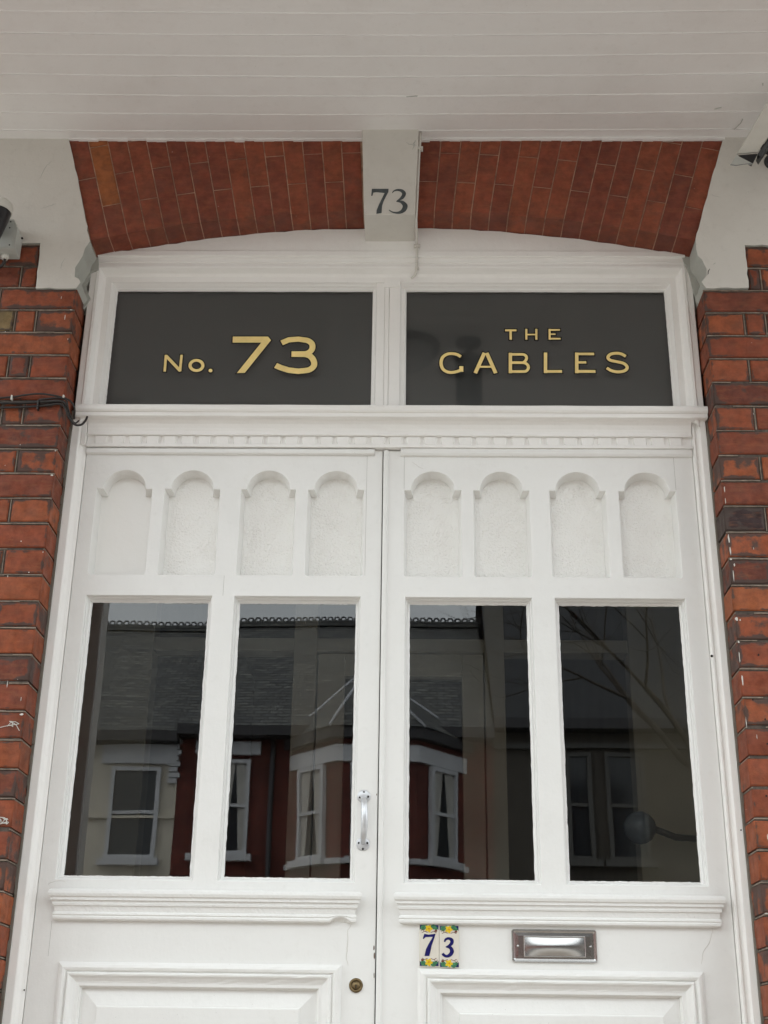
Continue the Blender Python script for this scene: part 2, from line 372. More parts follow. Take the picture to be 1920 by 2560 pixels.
def glyph(name, items, y, mat, parent, grow=0.0, th=0.0006):
    mb = MB(); off = 0
    for kd, pts in items:
        off += 1; yy = y-off*0.000012
        if kd == 'p':
            if grow:
                n = len(pts); A = sum(pts[i][0]*pts[(i+1) % n][1]-pts[(i+1) % n][0]*pts[i][1] for i in range(n)); sg = 1 if A > 0 else -1; q = []
                for i in range(n):
                    a, b, c = Vector(pts[i-1]), Vector(pts[i]), Vector(pts[(i+1) % n])
                    d1 = (b-a).normalized(); d2 = (c-b).normalized()
                    n1 = Vector((d1.y, -d1.x))*sg; n2 = Vector((d2.y, -d2.x))*sg; h = (n1+n2)
                    h = h/max(0.35, h.length_squared/2); q.append(tuple(b+h*grow))
                pts = q
            mb.prism([tuple(p) for p in pts], yy-th, yy)
        else:
            P = [Vector(p[:2]) for p in pts]; W_ = [p[2]/2+grow for p in pts]; n = len(P)
            closed = (P[0]-P[-1]).length < 1e-6
            if grow and not closed:
                P[0] = P[0]+(P[0]-P[1]).normalized()*grow; P[-1] = P[-1]+(P[-1]-P[-2]).normalized()*grow
            # resample with Catmull-Rom for curved strokes
            if n > 3:
                Q, WW = [], []
                for i in range(n-1):
                    p0 = P[i-1] if i else (P[-2] if closed else P[0]*2-P[1]); p1, p2 = P[i], P[i+1]
                    p3 = P[i+2] if i+2 < n else (P[1] if closed else P[-1]*2-P[-2])
                    sharp = (p2-p1).length > 0.022
                    for k_ in range(1 if sharp else 5):
                        t_ = k_/5
                        Q.append(0.5*((2*p1)+(p2-p0)*t_+(2*p0-5*p1+4*p2-p3)*t_*t_+(3*p1-p0-3*p2+p3)*t_**3)); WW.append(W_[i]*(1-t_)+W_[i+1]*t_)
                Q.append(P[-1]); WW.append(W_[-1]); P, W_ = Q, WW; n = len(P)
            lft, rgt = [], []
            for i in range(n):
                a = P[i-1] if i else (P[-2] if closed else P[0]); c = P[i+1] if i+1 < n else (P[1] if closed else P[-1])
                d1 = (P[i]-a).normalized() if (P[i]-a).length > 1e-7 else (c-P[i]).normalized()
                d2 = (c-P[i]).normalized() if (c-P[i]).length > 1e-7 else d1
                nn = Vector((-d1.y-d2.y, d1.x+d2.x)); nn = nn/max(0.8, nn.length_squared/2)
                lft.append(P[i]+nn*W_[i]); rgt.append(P[i]-nn*W_[i])
            o = len(mb.v)
            for a, b in zip(lft, rgt):
                mb.v += [(a.x, yy-th, a.y), (b.x, yy-th, b.y), (a.x, yy, a.y), (b.x, yy, b.y)]
            for i in range(n-1):
                q = o+4*i
                for f in ([q, q+4, q+5, q+1], [q+2, q+3, q+7, q+6], [q, q+2, q+6, q+4], [q+1, q+5, q+7, q+3]):
                    mb.f.append(f); mb.m.append(0); mb.sm.append(False)
            for q, rv in ((o, 0), (o+4*(n-1), 1)):
                mb.f.append([q, q+1, q+3, q+2]); mb.m.append(0); mb.sm.append(False)
    return mb.build(name, mat, parent)
def zc(z, y): return z*(1+y/3.35)      # height seen at z on the door face, for a part y in front of or behind it
L_no=[["s",[[-0.7299,1.8775,0.0075],[-0.7302,1.9338,0.0076]]],["s",[[-0.7307,1.9316,0.0095],[-0.6832,1.8794,0.0094]]],["s",[[-0.6847,1.8783,0.0075],[-0.6837,1.9343,0.0076]]],["s",[[-0.6181,1.8986,0.0094],[-0.6183,1.8947,0.0094],[-0.6195,1.8911,0.0094],[-0.6215,1.8879,0.0094],[-0.6243,1.8851,0.0094],[-0.6278,1.8831,0.0094],[-0.6317,1.8818,0.0094],[-0.6358,1.8814,0.0094],[-0.6401,1.8818,0.0094],[-0.6441,1.883,0.0094],[-0.6478,1.8851,0.0094],[-0.651,1.8878,0.0094],[-0.6535,1.891,0.0094],[-0.6552,1.8946,0.0094],[-0.6559,1.8984,0.0094],[-0.6557,1.9023,0.0095],[-0.6546,1.9059,0.0095],[-0.6525,1.9092,0.0095],[-0.6497,1.9119,0.0095],[-0.6463,1.914,0.0095],[-0.6424,1.9153,0.0095],[-0.6382,1.9157,0.0095],[-0.634,1.9153,0.0095],[-0.6299,1.914,0.0095],[-0.6261,1.912,0.0095],[-0.623,1.9093,0.0095],[-0.6205,1.906,0.0095],[-0.6189,1.9024,0.0094],[-0.6181,1.8986,0.0094]]],["p",[[-0.5884,1.8815],[-0.5888,1.8789],[-0.5903,1.8768],[-0.5926,1.8756],[-0.5953,1.8756],[-0.5978,1.8767],[-0.5996,1.8788],[-0.6003,1.8815],[-0.5999,1.8841],[-0.5984,1.8862],[-0.5961,1.8874],[-0.5934,1.8874],[-0.5909,1.8863],[-0.5891,1.8841]]],["p",[[-0.5351,1.9971],[-0.4294,1.9974],[-0.4202,1.9847],[-0.4925,1.874],[-0.516,1.8732],[-0.449,1.9766],[-0.5345,1.9764]]],["s",[[-0.3881,1.9757,0.0177],[-0.3671,1.9863,0.0177],[-0.3387,1.9889,0.0177],[-0.3132,1.985,0.0177],[-0.2985,1.9742,0.0177],[-0.2958,1.9589,0.0177],[-0.3023,1.9463,0.0177],[-0.3178,1.939,0.0176],[-0.3572,1.9382,0.0177]]],["s",[[-0.3572,1.9375,0.0183],[-0.3178,1.9372,0.0183],[-0.2985,1.9283,0.0183],[-0.2891,1.9104,0.0182],[-0.2911,1.895,0.0182],[-0.3064,1.8835,0.0182],[-0.3344,1.8799,0.0182],[-0.3628,1.8834,0.0182],[-0.3851,1.8911,0.0182],[-0.4027,1.8993,0.0182]]]]
L_gables=[["s",[[0.2773,2.0209,0.0067],[0.3109,2.021,0.0067]]],["s",[[0.2937,2.021,0.0071],[0.2929,1.9887,0.0071]]],["s",[[0.3405,2.0259,0.0063],[0.3394,1.9889,0.0063]]],["s",[[0.3703,2.0259,0.0063],[0.3691,1.989,0.0063]]],["s",[[0.3399,2.0065,0.0048],[0.3697,2.0066,0.0048]]],["s",[[0.4098,2.026,0.0063],[0.4085,1.9891,0.0063]]],["s",[[0.4097,2.0226,0.0056],[0.4406,2.0227,0.0056]]],["s",[[0.4092,2.008,0.0048],[0.4267,2.008,0.0048]]],["s",[[0.4086,1.9925,0.0056],[0.4409,1.9926,0.0056]]],["s",[[0.1446,1.9303,0.0096],[0.1335,1.9379,0.0096],[0.1187,1.9409,0.0096],[0.1039,1.9387,0.0096],[0.0908,1.928,0.0096],[0.086,1.909,0.0096],[0.0907,1.89,0.0096],[0.1035,1.8796,0.0096],[0.1182,1.8775,0.0096],[0.133,1.8809,0.0096],[0.1456,1.886,0.0096]]],["s",[[0.1457,1.8986,0.0118],[0.1455,1.8797,0.0118]]],["s",[[0.1863,1.8753,0.011],[0.2144,1.9437,0.0111]]],["s",[[0.221,1.9437,0.0111],[0.2463,1.8755,0.011]]],["s",[[0.1977,1.8967,0.0066],[0.2364,1.8968,0.0066]]],["s",[[0.291,1.9439,0.01],[0.2893,1.8756,0.0099]]],["s",[[0.2909,1.9388,0.0085],[0.3242,1.9389,0.0085],[0.3352,1.9352,0.0085],[0.3383,1.9263,0.0085],[0.3335,1.9161,0.0085],[0.3234,1.911,0.0085],[0.2902,1.9109,0.0085]]],["s",[[0.2902,1.9109,0.0089],[0.3271,1.911,0.0089],[0.3391,1.9052,0.0088],[0.3429,1.8951,0.0088],[0.3381,1.885,0.0088],[0.3274,1.8812,0.0088],[0.2895,1.8811,0.0088]]],["s",[[0.3947,1.9451,0.01],[0.3923,1.8764,0.0099]]],["s",[[0.3924,1.8818,0.0092],[0.4409,1.882,0.0092]]],["s",[[0.4867,1.9454,0.0103],[0.4837,1.8763,0.0103]]],["s",[[0.4865,1.9407,0.0085],[0.5378,1.9409,0.0085]]],["s",[[0.4853,1.9124,0.0077],[0.5132,1.9125,0.0077]]],["s",[[0.4839,1.8821,0.0095],[0.5386,1.8823,0.0095]]],["s",[[0.6304,1.9331,0.0096],[0.6179,1.9411,0.0096],[0.6033,1.9436,0.0096],[0.5865,1.9402,0.0096],[0.5778,1.9296,0.0096],[0.5843,1.9199,0.0096],[0.6053,1.9145,0.0096],[0.6234,1.9091,0.0096],[0.6323,1.8969,0.0095],[0.625,1.8855,0.0095],[0.6053,1.8809,0.0095],[0.5853,1.885,0.0095],[0.5723,1.8942,0.0095]]]]
L_key=[["p",[[-0.1211,2.3846],[-0.0716,2.3846],[-0.072,2.3743],[-0.0864,2.3387],[-0.09,2.3233],[-0.091,2.2988],[-0.1062,2.2957],[-0.1059,2.308],[-0.099,2.3295],[-0.083,2.3697],[-0.1074,2.3728],[-0.1163,2.3712],[-0.1187,2.3604],[-0.1225,2.3598]]],["s",[[-0.0607,2.3697,0.0018],[-0.0561,2.3765,0.0036],[-0.0459,2.3806,0.0062],[-0.0331,2.3778,0.0103],[-0.0258,2.3675,0.0115],[-0.0316,2.3527,0.0102],[-0.0481,2.3394,0.0023]]],["s",[[-0.0481,2.34,0.0023],[-0.0328,2.3378,0.0102],[-0.0225,2.3255,0.0148],[-0.0254,2.3111,0.014],[-0.035,2.3019,0.0102],[-0.0477,2.2994,0.0064],[-0.0605,2.3025,0.0038],[-0.0695,2.3095,0.0023]]]]
L_t7=[["p",[[0.0354,0.2907],[0.0377,0.297],[0.0476,0.2953],[0.0653,0.2973],[0.0617,0.286],[0.0558,0.2703],[0.0527,0.2568],[0.0499,0.2457],[0.0382,0.2456],[0.0417,0.2612],[0.0476,0.2724],[0.0582,0.29],[0.041,0.2894],[0.0358,0.2846],[0.034,0.2857]]]]
L_t3=[["s",[[0.087,0.2785,0.0038],[0.0894,0.2841,0.0052],[0.0969,0.2869,0.0061],[0.1047,0.2827,0.0089],[0.1039,0.2753,0.0084],[0.0975,0.2696,0.0056],[0.0898,0.2669,0.0021]]],["s",[[0.0898,0.2675,0.0026],[0.101,0.2652,0.008],[0.1049,0.2568,0.0098],[0.1002,0.2489,0.0084],[0.092,0.2455,0.0061],[0.085,0.2483,0.0065],[0.0822,0.2521,0.0061]]]]
# ------------------------------------------------------------------ the ground and street (setting)
def struct(mb, name, mat): o = mb.build(name, mat); o['kind'] = 'structure'; return o
struct(MB().box(-1.9, 1.75, -1.95, 0.0, -1.6, -0.76), 'porch_floor', M['tilefloor'])
st = MB()
for i in range(4): st.box(-1.2, 1.1, -2.25-i*0.3+0.3-0.3, -1.95-i*0.3, -1.6, -0.76-0.158*(i+1)-0.004*i)
struct(st, 'entrance_steps', M['pave'])
struct(MB().box(-60, 60, -60, 8, -1.75, -1.60), 'ground', M['pave'])
struct(MB().box(-60, 60, -13.5, -6.5, -1.72, -1.70+0.06), 'road_bed', M['asphalt'])
struct(MB().box(-60, 60, -6.5, -3.2, -1.60, -1.55), 'pavement', M['pave'])
struct(MB().box(-60, 60, -14.8, -13.5, -1.60, -1.55), 'far_pavement', M['pave'])
struct(MB().box(-60, 60, -13.5, -6.5, -1.60, -1.596), 'road', M['asphalt'])

# ------------------------------------------------------------------ our house front
P = -0.12
house = thing('house_front', (0, P, -0.76), 'red brick house front round the white doorway, with an arch and boarded porch ceiling', 'house')

def brick_box(mb, x0, x1, y0, y1, z0, z1, side):
    """one brick with soft arris, front face ring for smeared edges; side = +1/-1 also a corner face"""
    j = lambda a=0.0016: random.uniform(-a, a)
    x0 += j(); x1 += j(0.001); z0 += j(0.0012); z1 += j(0.0012); y0 += j(0.0012)
    tone, rnd = random.uniform(0.03, 0.95), random.random(); o = len(mb.v); c = 0.0035; g = 0.013
    if (x0+x1)/2 < -1.13 and 1.83 < z0 < 2.0 and x1-x0 < 0.15: tone = 1.0
    if 0.83 < x0 < 0.86 and 1.30 < z0 < 1.33: tone = 0.0
    def ring(ix, iy, edge):
        q = [(x0+ix, z0+ix), (x1-ix, z0+ix), (x1-ix, z1-ix), (x0+ix, z1-ix)]
        for x, z in q: mb.v.append((x+j(0.0006), iy, z+j(0.0006))); mb.col.append((tone, edge, rnd))
    ring(0, y1, 0.35); ring(0, y0+c, 0.45); ring(c, y0, 0.8); ring(g, y0-0.0005, 0.0)
    for r_ in range(3):
        for k_ in range(4):
            a, b = o+4*r_+k_, o+4*r_+(k_+1) % 4; mb.f.append([a, b, b+4, a+4]); mb.m.append(0); mb.sm.append(r_ == 1)
    mb.f.append([o+12, o+13, o+14, o+15]); mb.m.append(0); mb.sm.append(False)
def pier(x_edge, sgn, x_far, courses, notch_x, notch_z, name):
    """sgn=-1: left of the door (edge is its right side)"""
    mb = MB(); mb.col = []; tk = MB(); J = 0.009
    for z0, z1, header in courses:
        zb, zt = z0+J/2, z1-J/2
        u = 0.0; lens = []
        if header: lens = [0.1045, 0.052] + [0.1045]*14
        else: lens = [0.218]*9
        start = x_edge
        if z0 > notch_z-0.01: start = notch_x
        x = x_edge; first = True
        for L in lens:
            xa, xb = x, x+sgn*L
            x = xb+sgn*J
            if (sgn < 0 and xa > start+0.001) or (sgn > 0 and xa < start-0.001):
                if (sgn < 0 and xb > start-0.02) or (sgn > 0 and xb < start+0.02): continue
                xa = start+sgn*0.004
            lo, hi = min(xa, xb), max(xa, xb)
            if abs(lo) > abs(x_far) and abs(hi) > abs(x_far): break
            brick_box(mb, lo, hi, P, P+0.102, zb, zt, 0)
            # thin pale pointing up the joint
            xm = xb+sgn*J/2; jj = random.uniform(-0.001, 0.001); wv = random.uniform(0.0008, 0.0017)
            tk.box(xm-wv+jj, xm+wv+jj, P+0.0018, P+0.006, z0+0.004, z1-0.004)
        xs = sorted((start, x_far))
        n = 26
        for i in range(n):
            a = xs[0]+(xs[1]-xs[0])*i/n; b = xs[0]+(xs[1]-xs[0])*(i+1)/n
            if random.random() < 0.12: continue
            jj = random.uniform(-0.0009, 0.0009); wv = random.uniform(0.0009, 0.002)
            tk.box(a, b, P+0.0018, P+0.006, z1-wv+jj, z1+wv+jj)
        if z0 < notch_z-0.01:      # pointing round the corner on the reveal
            for i in range(5):
                a = P+0.004+i*0.018
                e = x_edge-sgn*0.0 ; tk.box(min(e+sgn*0.0022, e+sgn*0.006), max(e+sgn*0.0022, e+sgn*0.006), a, a+0.018, z1-0.0014, z1+0.0014)
    pr = mb.build(name, M['brick'], house, bev=0)
    mo = MB()
    xs = sorted((x_edge+sgn*0.005, x_far))
    mo.box(xs[0], xs[1], P+0.0048, 0.05, courses[0][0], notch_z)
    xs2 = sorted((notch_x+sgn*0.005, x_far))
    mo.box(xs2[0], xs2[1], P+0.0048, 0.05, notch_z, courses[-1][1])
    mo.build('mortar', M['mortar'], pr); tk.build('pointing', M['tuck'], pr)
    return pr
cl = []; z = 1.626-0.0746*32
for k_ in range(-32, 8): cl.append((1.626+(0.0746 if k_ >= 0 else 0.0737)*k_, 1.626+(0.0746 if k_+1 > 0 else 0.0737)*(k_+1), k_ % 2 == 0))
cr = [(1.6175+0.0752*k_, 1.6175+0.0752*(k_+1), k_ % 2 == 0) for k_ in range(-32, 8)]
pier(-0.976, -1, -2.3, cl, -1.098, 2.0736, 'brick_pier')
pier(0.838, 1, 2.2, cr, 0.969, 2.0687, 'brick_pier')

# white springer blocks either side of the arch
CX, RZ, RR = -0.0625, -1.507, 3.85      # arch centre, intrados radius
def zarc(x, r=RR): return RZ+math.sqrt(r*r-(x-CX)**2)
def jag(pts, n, a):
    out = []
    for p, q in zip(pts, pts[1:]+pts[:1]):
        out.append(p); L = math.dist(p, q)
        for i in range(1, int(L/0.02)):
            f = i*0.02/L; out.append((p[0]+(q[0]-p[0])*f+random.gauss(0, a), p[1]+(q[1]-p[1])*f+random.gauss(0, a)))
    return out
Lp = [(-2.3, 2.64), (-2.3, 2.224), (-1.1, 2.224), (-1.095, 2.067), (-0.977, 2.067), (-0.966, 2.087), (-0.972, 2.099), (-0.985, 2.106), (-0.987, 2.138), (-0.977, 2.16), (-0.969, 2.18), (-0.965, 2.205), (-0.953, 2.228), (-1.004, 2.42), (-1.055, 2.597), (-1.067, 2.64)]
Rp = [(2.2, 2.64), (2.2, 2.219), (0.970, 2.219), (0.968, 2.073), (0.846, 2.071), (0.834, 2.092), (0.842, 2.103), (0.851, 2.115), (0.852, 2.136), (0.841, 2.170), (0.831, 2.182), (0.828, 2.202), (0.829, 2.24), (0.891, 2.446), (0.942, 2.604), (0.951, 2.64)]
for pp in (Lp, Rp):
    o = MB().prism(jag(pp, 1, 0.0012), P-0.006, 0.055, 0, 1).build('springer_block', [M['render'], M['cement']], house, bev=0.0)
# segmental arch of rubbed bricks
ab = MB(); ab.col = []
VC = -0.86       # voussoir joints radiate from here
ZT = 2.63
def arch_side(xa_bot, xb_bot, xa_top, xb_top, n, par, skew):
    for i in range(n):
        f0, f1 = i/n, (i+1)/n
        b0, b1 = xa_bot+(xb_bot-xa_bot)*f0, xa_bot+(xb_bot-xa_bot)*f1
        t0, t1 = xa_top+(xb_top-xa_top)*f0, xa_top+(xb_top-xa_top)*f1
        zt = 2.60
        def at(xb, xt, z):  # joint line from (xb, zarc) to (xt, 2.6)
            za = zarc(xb); f = (z-za)/(zt-za); return xb+(xt-xb)*f
        g = 0.0015
        lev = [0.0, 0.108, 0.324, 0.6] if (i+par) % 2 else [0.0, 0.214, 0.6]
        for a, b in zip(lev, lev[1:]):
            jz = random.uniform(-0.002, 0.002)
            zl0, zl1 = zarc(b0)+a+(g if a else 0), zarc(b1)+a+(g if a else 0)
            zh0, zh1 = min(ZT, zarc(b0)+b-g), min(ZT, zarc(b1)+b-g)
            if zl0 >= ZT-0.002 or zl1 >= ZT-0.002: continue
            q = [(at(b0, t0, zl0)+g, zl0), (at(b1, t1, zl1)-g, zl1), (at(b1, t1, zh1)-g, zh1), (at(b0, t0, zh0)+g, zh0)]
            tone, rnd = (1.0 if (i == 1 and par == 0 and a > 0.1) else random.uniform(0.0, 0.92)), random.random(); yj = random.uniform(-0.0007, 0.0007); n0 = len(ab.v)
            ab.prism(q, P+yj, -0.022); ab.col += [(tone, 0.75, rnd)]*8
            # inner ring so only the edges are smudged
            cx = sum(p[0] for p in q)/4; cz = sum(p[1] for p in q)/4
            ff = [f for f in range(len(ab.f)) if ab.f[f][0] >= n0 and len(ab.f[f]) == 4 and all(v < n0+4 for v in ab.f[f])]
            base = len(ab.v)
            for x, z in q:
                d = math.dist((x, z), (cx, cz)); k_ = max(0, 1-0.012/d); ab.v.append((cx+(x-cx)*k_, P+yj-0.0004, cz+(z-cz)*k_)); ab.col.append((tone, 0.0, rnd))
            for f in ff:
                idx = ab.f[f]; m_ = {n0+k_: base+k_ for k_ in range(4)}
                # the prism may have been reversed; map by nearest vertex
                mp = {}
                for v in idx: mp[v] = min(range(base, base+4), key=lambda u: math.dist(ab.v[u], ab.v[v]))
                for k_ in range(4):
                    a_, b_ = idx[k_], idx[(k_+1) % 4]; ab.f.append([a_, b_, mp[b_], mp[a_]]); ab.m.append(0); ab.sm.append(False)
                ab.f[f] = [mp[v] for v in idx]
arch_side(-0.954, -0.147, -1.057, -0.160, 15, 0, 0)
arch = ab.build('brick_arch', M['arch'], house)
ab = MB(); ab.col = []
arch_side(0.010, 0.830, 0.024, 0.942, 15, 1, 0)
arch2 = ab.build('brick_arch', M['arch'], house)
for par_, xa, xb, ta, tb_ in ((arch, -0.956, -0.10, -1.06, -0.10), (arch2, -0.04, 0.832, -0.04, 0.945)):
    am = MB(); xs = [xa+(xb-xa)*i/30 for i in range(31)]
    am.prism([(x, zarc(x)+0.0012) for x in xs]+[(tb_, ZT), (ta, ZT)], P+0.0012, -0.03); am.build('fine_joints', M['archmortar'], par_)
# cement fillets where the springers meet the frame, and cracks and smudges in the render
for pts in ([(-0.972, 2.233), (-0.948, 2.231), (-0.945, 2.21), (-0.943, 2.189), (-0.957, 2.186), (-0.966, 2.179), (-0.969, 2.155), (-0.976, 2.135), (-0.968, 2.11), (-0.958, 2.091), (-0.966, 2.07), (-0.974, 2.057), (-0.985, 2.05), (-0.99, 2.14)],
            [(0.840, 2.235), (0.806, 2.248), (0.809, 2.225), (0.817, 2.203), (0.825, 2.17), (0.829, 2.132), (0.836, 2.10), (0.839, 2.075), (0.845, 2.05), (0.86, 2.05), (0.86, 2.14)]):
    MB().prism(jag(pts, 1, 0.0008), -0.0355, 0.0).build('cement_fillet', M['cement'], house)
def crack(par, pts, y, r=0.0008, mt='hole'):
    pp = []
    for (x, z), (x2, z2) in zip(pts, pts[1:]):
        for k_ in range(4): pp.append((x+(x2-x)*k_/4+random.gauss(0, 0.0008), y, z+(z2-z)*k_/4+random.gauss(0, 0.0008)))
    pp.append((pts[-1][0], y, pts[-1][1])); n = len(pp)
    MB().tube(pp, [r*(0.4+0.8*math.sin(math.pi*(i+0.5)/n)) for i in range(n)], 5).build('crack', M[mt], par)
crack(house, [(0.862, 2.138), (0.858, 2.127), (0.853, 2.118)], P-0.0058, 0.0011); crack(house, [(0.872, 2.152), (0.880, 2.157)], P-0.0058, 0.0009, 'cement')
crack(house, [(-1.115, 2.345), (-1.08, 2.36), (-1.07, 2.363)], P-0.0058, 0.0007, 'cement'); crack(house, [(-1.13, 2.45), (-1.115, 2.50), (-1.10, 2.52)], P-0.0058, 0.0007, 'cement')
crack(house, [(0.885, 2.40), (0.90, 2.392), (0.915, 2.388)], P-0.0058, 0.0006, 'cement'); crack(house, [(-1.02, 2.17), (-1.03, 2.15), (-1.027, 2.13)], P-0.0058, 0.0007, 'cement')
for _ in range(26):
    sd_ = random.choice((-1, 1)); x = random.uniform(-1.16, -1.04) if sd_ < 0 else random.uniform(0.93, 1.05); z = random.uniform(2.24, 2.57)
    MB().lathe((x, P-0.0058, z), (0, -1, 0), [(0, random.uniform(0.0006, 0.0017)), (0.0004, 0.0005)], 7).build('paint_pit', M['cement'], house)
# keystone with its number
kb = MB()
kp = [(-0.1425, 2.2925), (0.0065, 2.2935), (0.0185, 2.64), (-0.1555, 2.64)]
kb.prism(kp, -0.17, -0.03); key = kb.build('keystone', M['render'], house, bev=0.002)
glyph('house_number', L_key, -0.1702, M['grey_number'], key)
crack(key, [(-0.02, 2.555), (-0.012, 2.546), (0.002, 2.5445), (0.010, 2.543)], -0.1702, 0.0008, 'cement'); crack(key, [(0.008, 2.563), (0.002, 2.552), (0.003, 2.54), (-0.001, 2.528)], -0.1702, 0.0012, 'cement')
# wall above and behind
wb = MB(); wb.box(-6, 6, 0.06, 0.30, 2.36, 7.5); wb.box(-6, -1.0, 0.06, 0.3, -1.6, 2.36); wb.box(0.87, 6, 0.06, 0.3, -1.6, 2.36)
wb.box(-6, -2.3, P, 0.06, -1.6, 7.5); wb.box(2.2, 6, P, 0.06, -1.6, 7.5); wb.box(-2.3, 2.2, P, 0.06, 3.0, 7.5)
wb.build('main_wall', M['redwall'], house)

# boarded porch ceiling, with a slight sag between the side walls
def sag(x, y): return -0.010*(1-min(1, abs(x+0.0)/1.25)**2)*min(1, max(0, (-0.14-y)/0.12)) + 0.0025*math.sin(x*2.1+y*3)
cb = MB(); nx = 36; X0, X1 = -1.75, 1.65; prof = []
y = P; z0 = 2.606
edges = [P+0.02, -0.163] + [-0.163-0.0813*i for i in range(1, 20)]
for a, b in zip(edges, edges[1:]):
    dz = random.uniform(-0.0008, 0.0008)
    prof += [(a-0.0001, 0.0030), (a-0.0009, 0.0+dz), (a-0.0025, -0.0016+dz), (a-0.0045, -0.0003+dz), (a-0.006, dz), (b+0.0008, dz), (b+0.0001, 0.0030)]
rows = []
for k_, (y, dz) in enumerate(prof):
    row = []
    for i in range(nx+1):
        x = X0+(X1-X0)*i/nx; row.append(len(cb.v)); cb.v.append((x, y+0.0006*math.sin(x*9+int(k_/7)*2.3), z0+dz+sag(x, y)))
    rows.append(row)
for r0, r1 in zip(rows, rows[1:]):
    for i in range(nx): cb.f.append([r0[i], r0[i+1], r1[i+1], r1[i]]); cb.m.append(0); cb.sm.append(False)
cb.box(X0, X1, -1.70, P, 2.64, 2.98)
ceil = cb.build('porch_ceiling', M['ceil'], house, fix=False)
fb = MB(); fb.box(X0-0.02, X1+0.02, -1.75, -1.70, 2.57, 3.0); fb.box(X0-0.02, X1+0.02, -1.79, -1.75, 2.88, 3.0); fb.build('fascia_board', M['paint'], house, bev=0.003)
# bead along the wall
bd = MB()
for xa, xb in ((-1.056, -0.156), (0.019, 0.945)):
    n = 30; bd = MB()
    for i in range(n):
        a = xa+(xb-xa)*i/n; b = xa+(xb-xa)*(i+1)/n; h = 2.5985+random.gauss(0, 0.0012)
        bd.box(a, b+0.001, P-0.009+random.gauss(0, 0.0006), P, h, 2.612)
    bd.build('ceiling_bead', M['ceil'], house)
for pts in ([(0.98, -0.215), (0.978, -0.196), (0.965, -0.165)], [(0.885, -0.262), (0.905, -0.268)], [(-0.02, -0.328), (0.012, -0.331)], [(1.0, -0.37), (1.003, -0.36)]):
    pp = [(x, y, 2.603+sag(x, y)) for x, y in pts]; MB().tube(pp, 0.0011, 5).build('crack', M['cement'], ceil)
# porch posts
for xa, xb in ((-1.60, -1.22), (1.10, 1.48)):
    pb = MB(); pb.box(xa, xb, -1.69, -1.57, -0.76, 2.60); pb.box(xa-0.02, xb+0.02, -1.697, -1.55, -0.76, -0.6); pb.box(xa-0.02, xb+0.02, -1.697, -1.55, 2.45, 2.58)
    pb.build('porch_post', M['frame'], house, bev=0.004)

# ------------------------------------------------------------------ fixed door frame with transom lights
fr = thing('door_frame', (-0.066, 0, -0.76), 'moulded white wooden door frame with dentil cornice and two dark gilt-lettered transom lights', 'door frame')
# architraves beside the doors
def vert(mb, prof, z0, z1, smooth=False):
    o = len(mb.v); n = len(prof)
    for z in (z0, z1):
        for x, y in prof: mb.v.append((x, y, z))
    for i in range(n):
        j = (i+1) % n; mb.f.append([o+i, o+j, o+n+j, o+n+i]); mb.m.append(0); mb.sm.append(False)
    mb.f.append([o+i for i in range(n)]); mb.m.append(0); mb.sm.append(False); mb.f.append([o+n+i for i in range(n)][::-1]); mb.m.append(0); mb.sm.append(False)
la = [(-0.972, 0.06), (-0.972, -0.021), (-0.969, -0.025), (-0.949, -0.025), (-0.946, -0.023), (-0.943, -0.016), (-0.936, -0.009), (-0.930, -0.006), (-0.9275, -0.004), (-0.9275, 0.06)]
ra = [(0.7945, 0.06), (0.7945, -0.004), (0.797, -0.014), (0.802, -0.015), (0.806, -0.010), (0.812, -0.012), (0.817, -0.021), (0.833, -0.022), (0.836, -0.018), (0.836, 0.06)]
for pr_, xo in ((la, -0.970), (ra, 0.834)):
    a = MB(); vert(a, pr_, -0.76, 1.706); ar = a.build('architrave', M['frame'], fr, bev=0.0012)
    cm = MB(); s_ = -1 if xo < 0 else 1; n = 90
    for i in range(n):       # ragged filler against the brick
        za, zb = -0.7+2.42*i/n, -0.7+2.42*(i+1)/n; wd = 0.006+random.uniform(-0.002, 0.003)
        lo, hi = sorted((xo, xo+s_*wd)); cm.box(lo, hi, -0.030+random.uniform(-0.003, 0.003), 0.03, za, zb)
    cm.build('filler', M['caulk'], ar)
MB().box(-0.9425, -0.929, -0.0195, 0.0, 1.6155, 1.6935).build('head_block', M['frame'], fr, bev=0.001)
h = MB(); h.lathe((0.795, -0.0155, 1.005), (0, -1, 0), [(0, 0.0035), (0.001, 0.0035)], 10); h.lathe((-0.929, -0.0075, 0.156), (0, -1, 0), [(0, 0.002), (0.001, 0.002)], 8); h.lathe((0.828, -0.0222, 0.552), (0, -1, 0), [(0, 0.002), (0.001, 0.002)], 8)
h.build('nail_hole', M['hole'], fr)
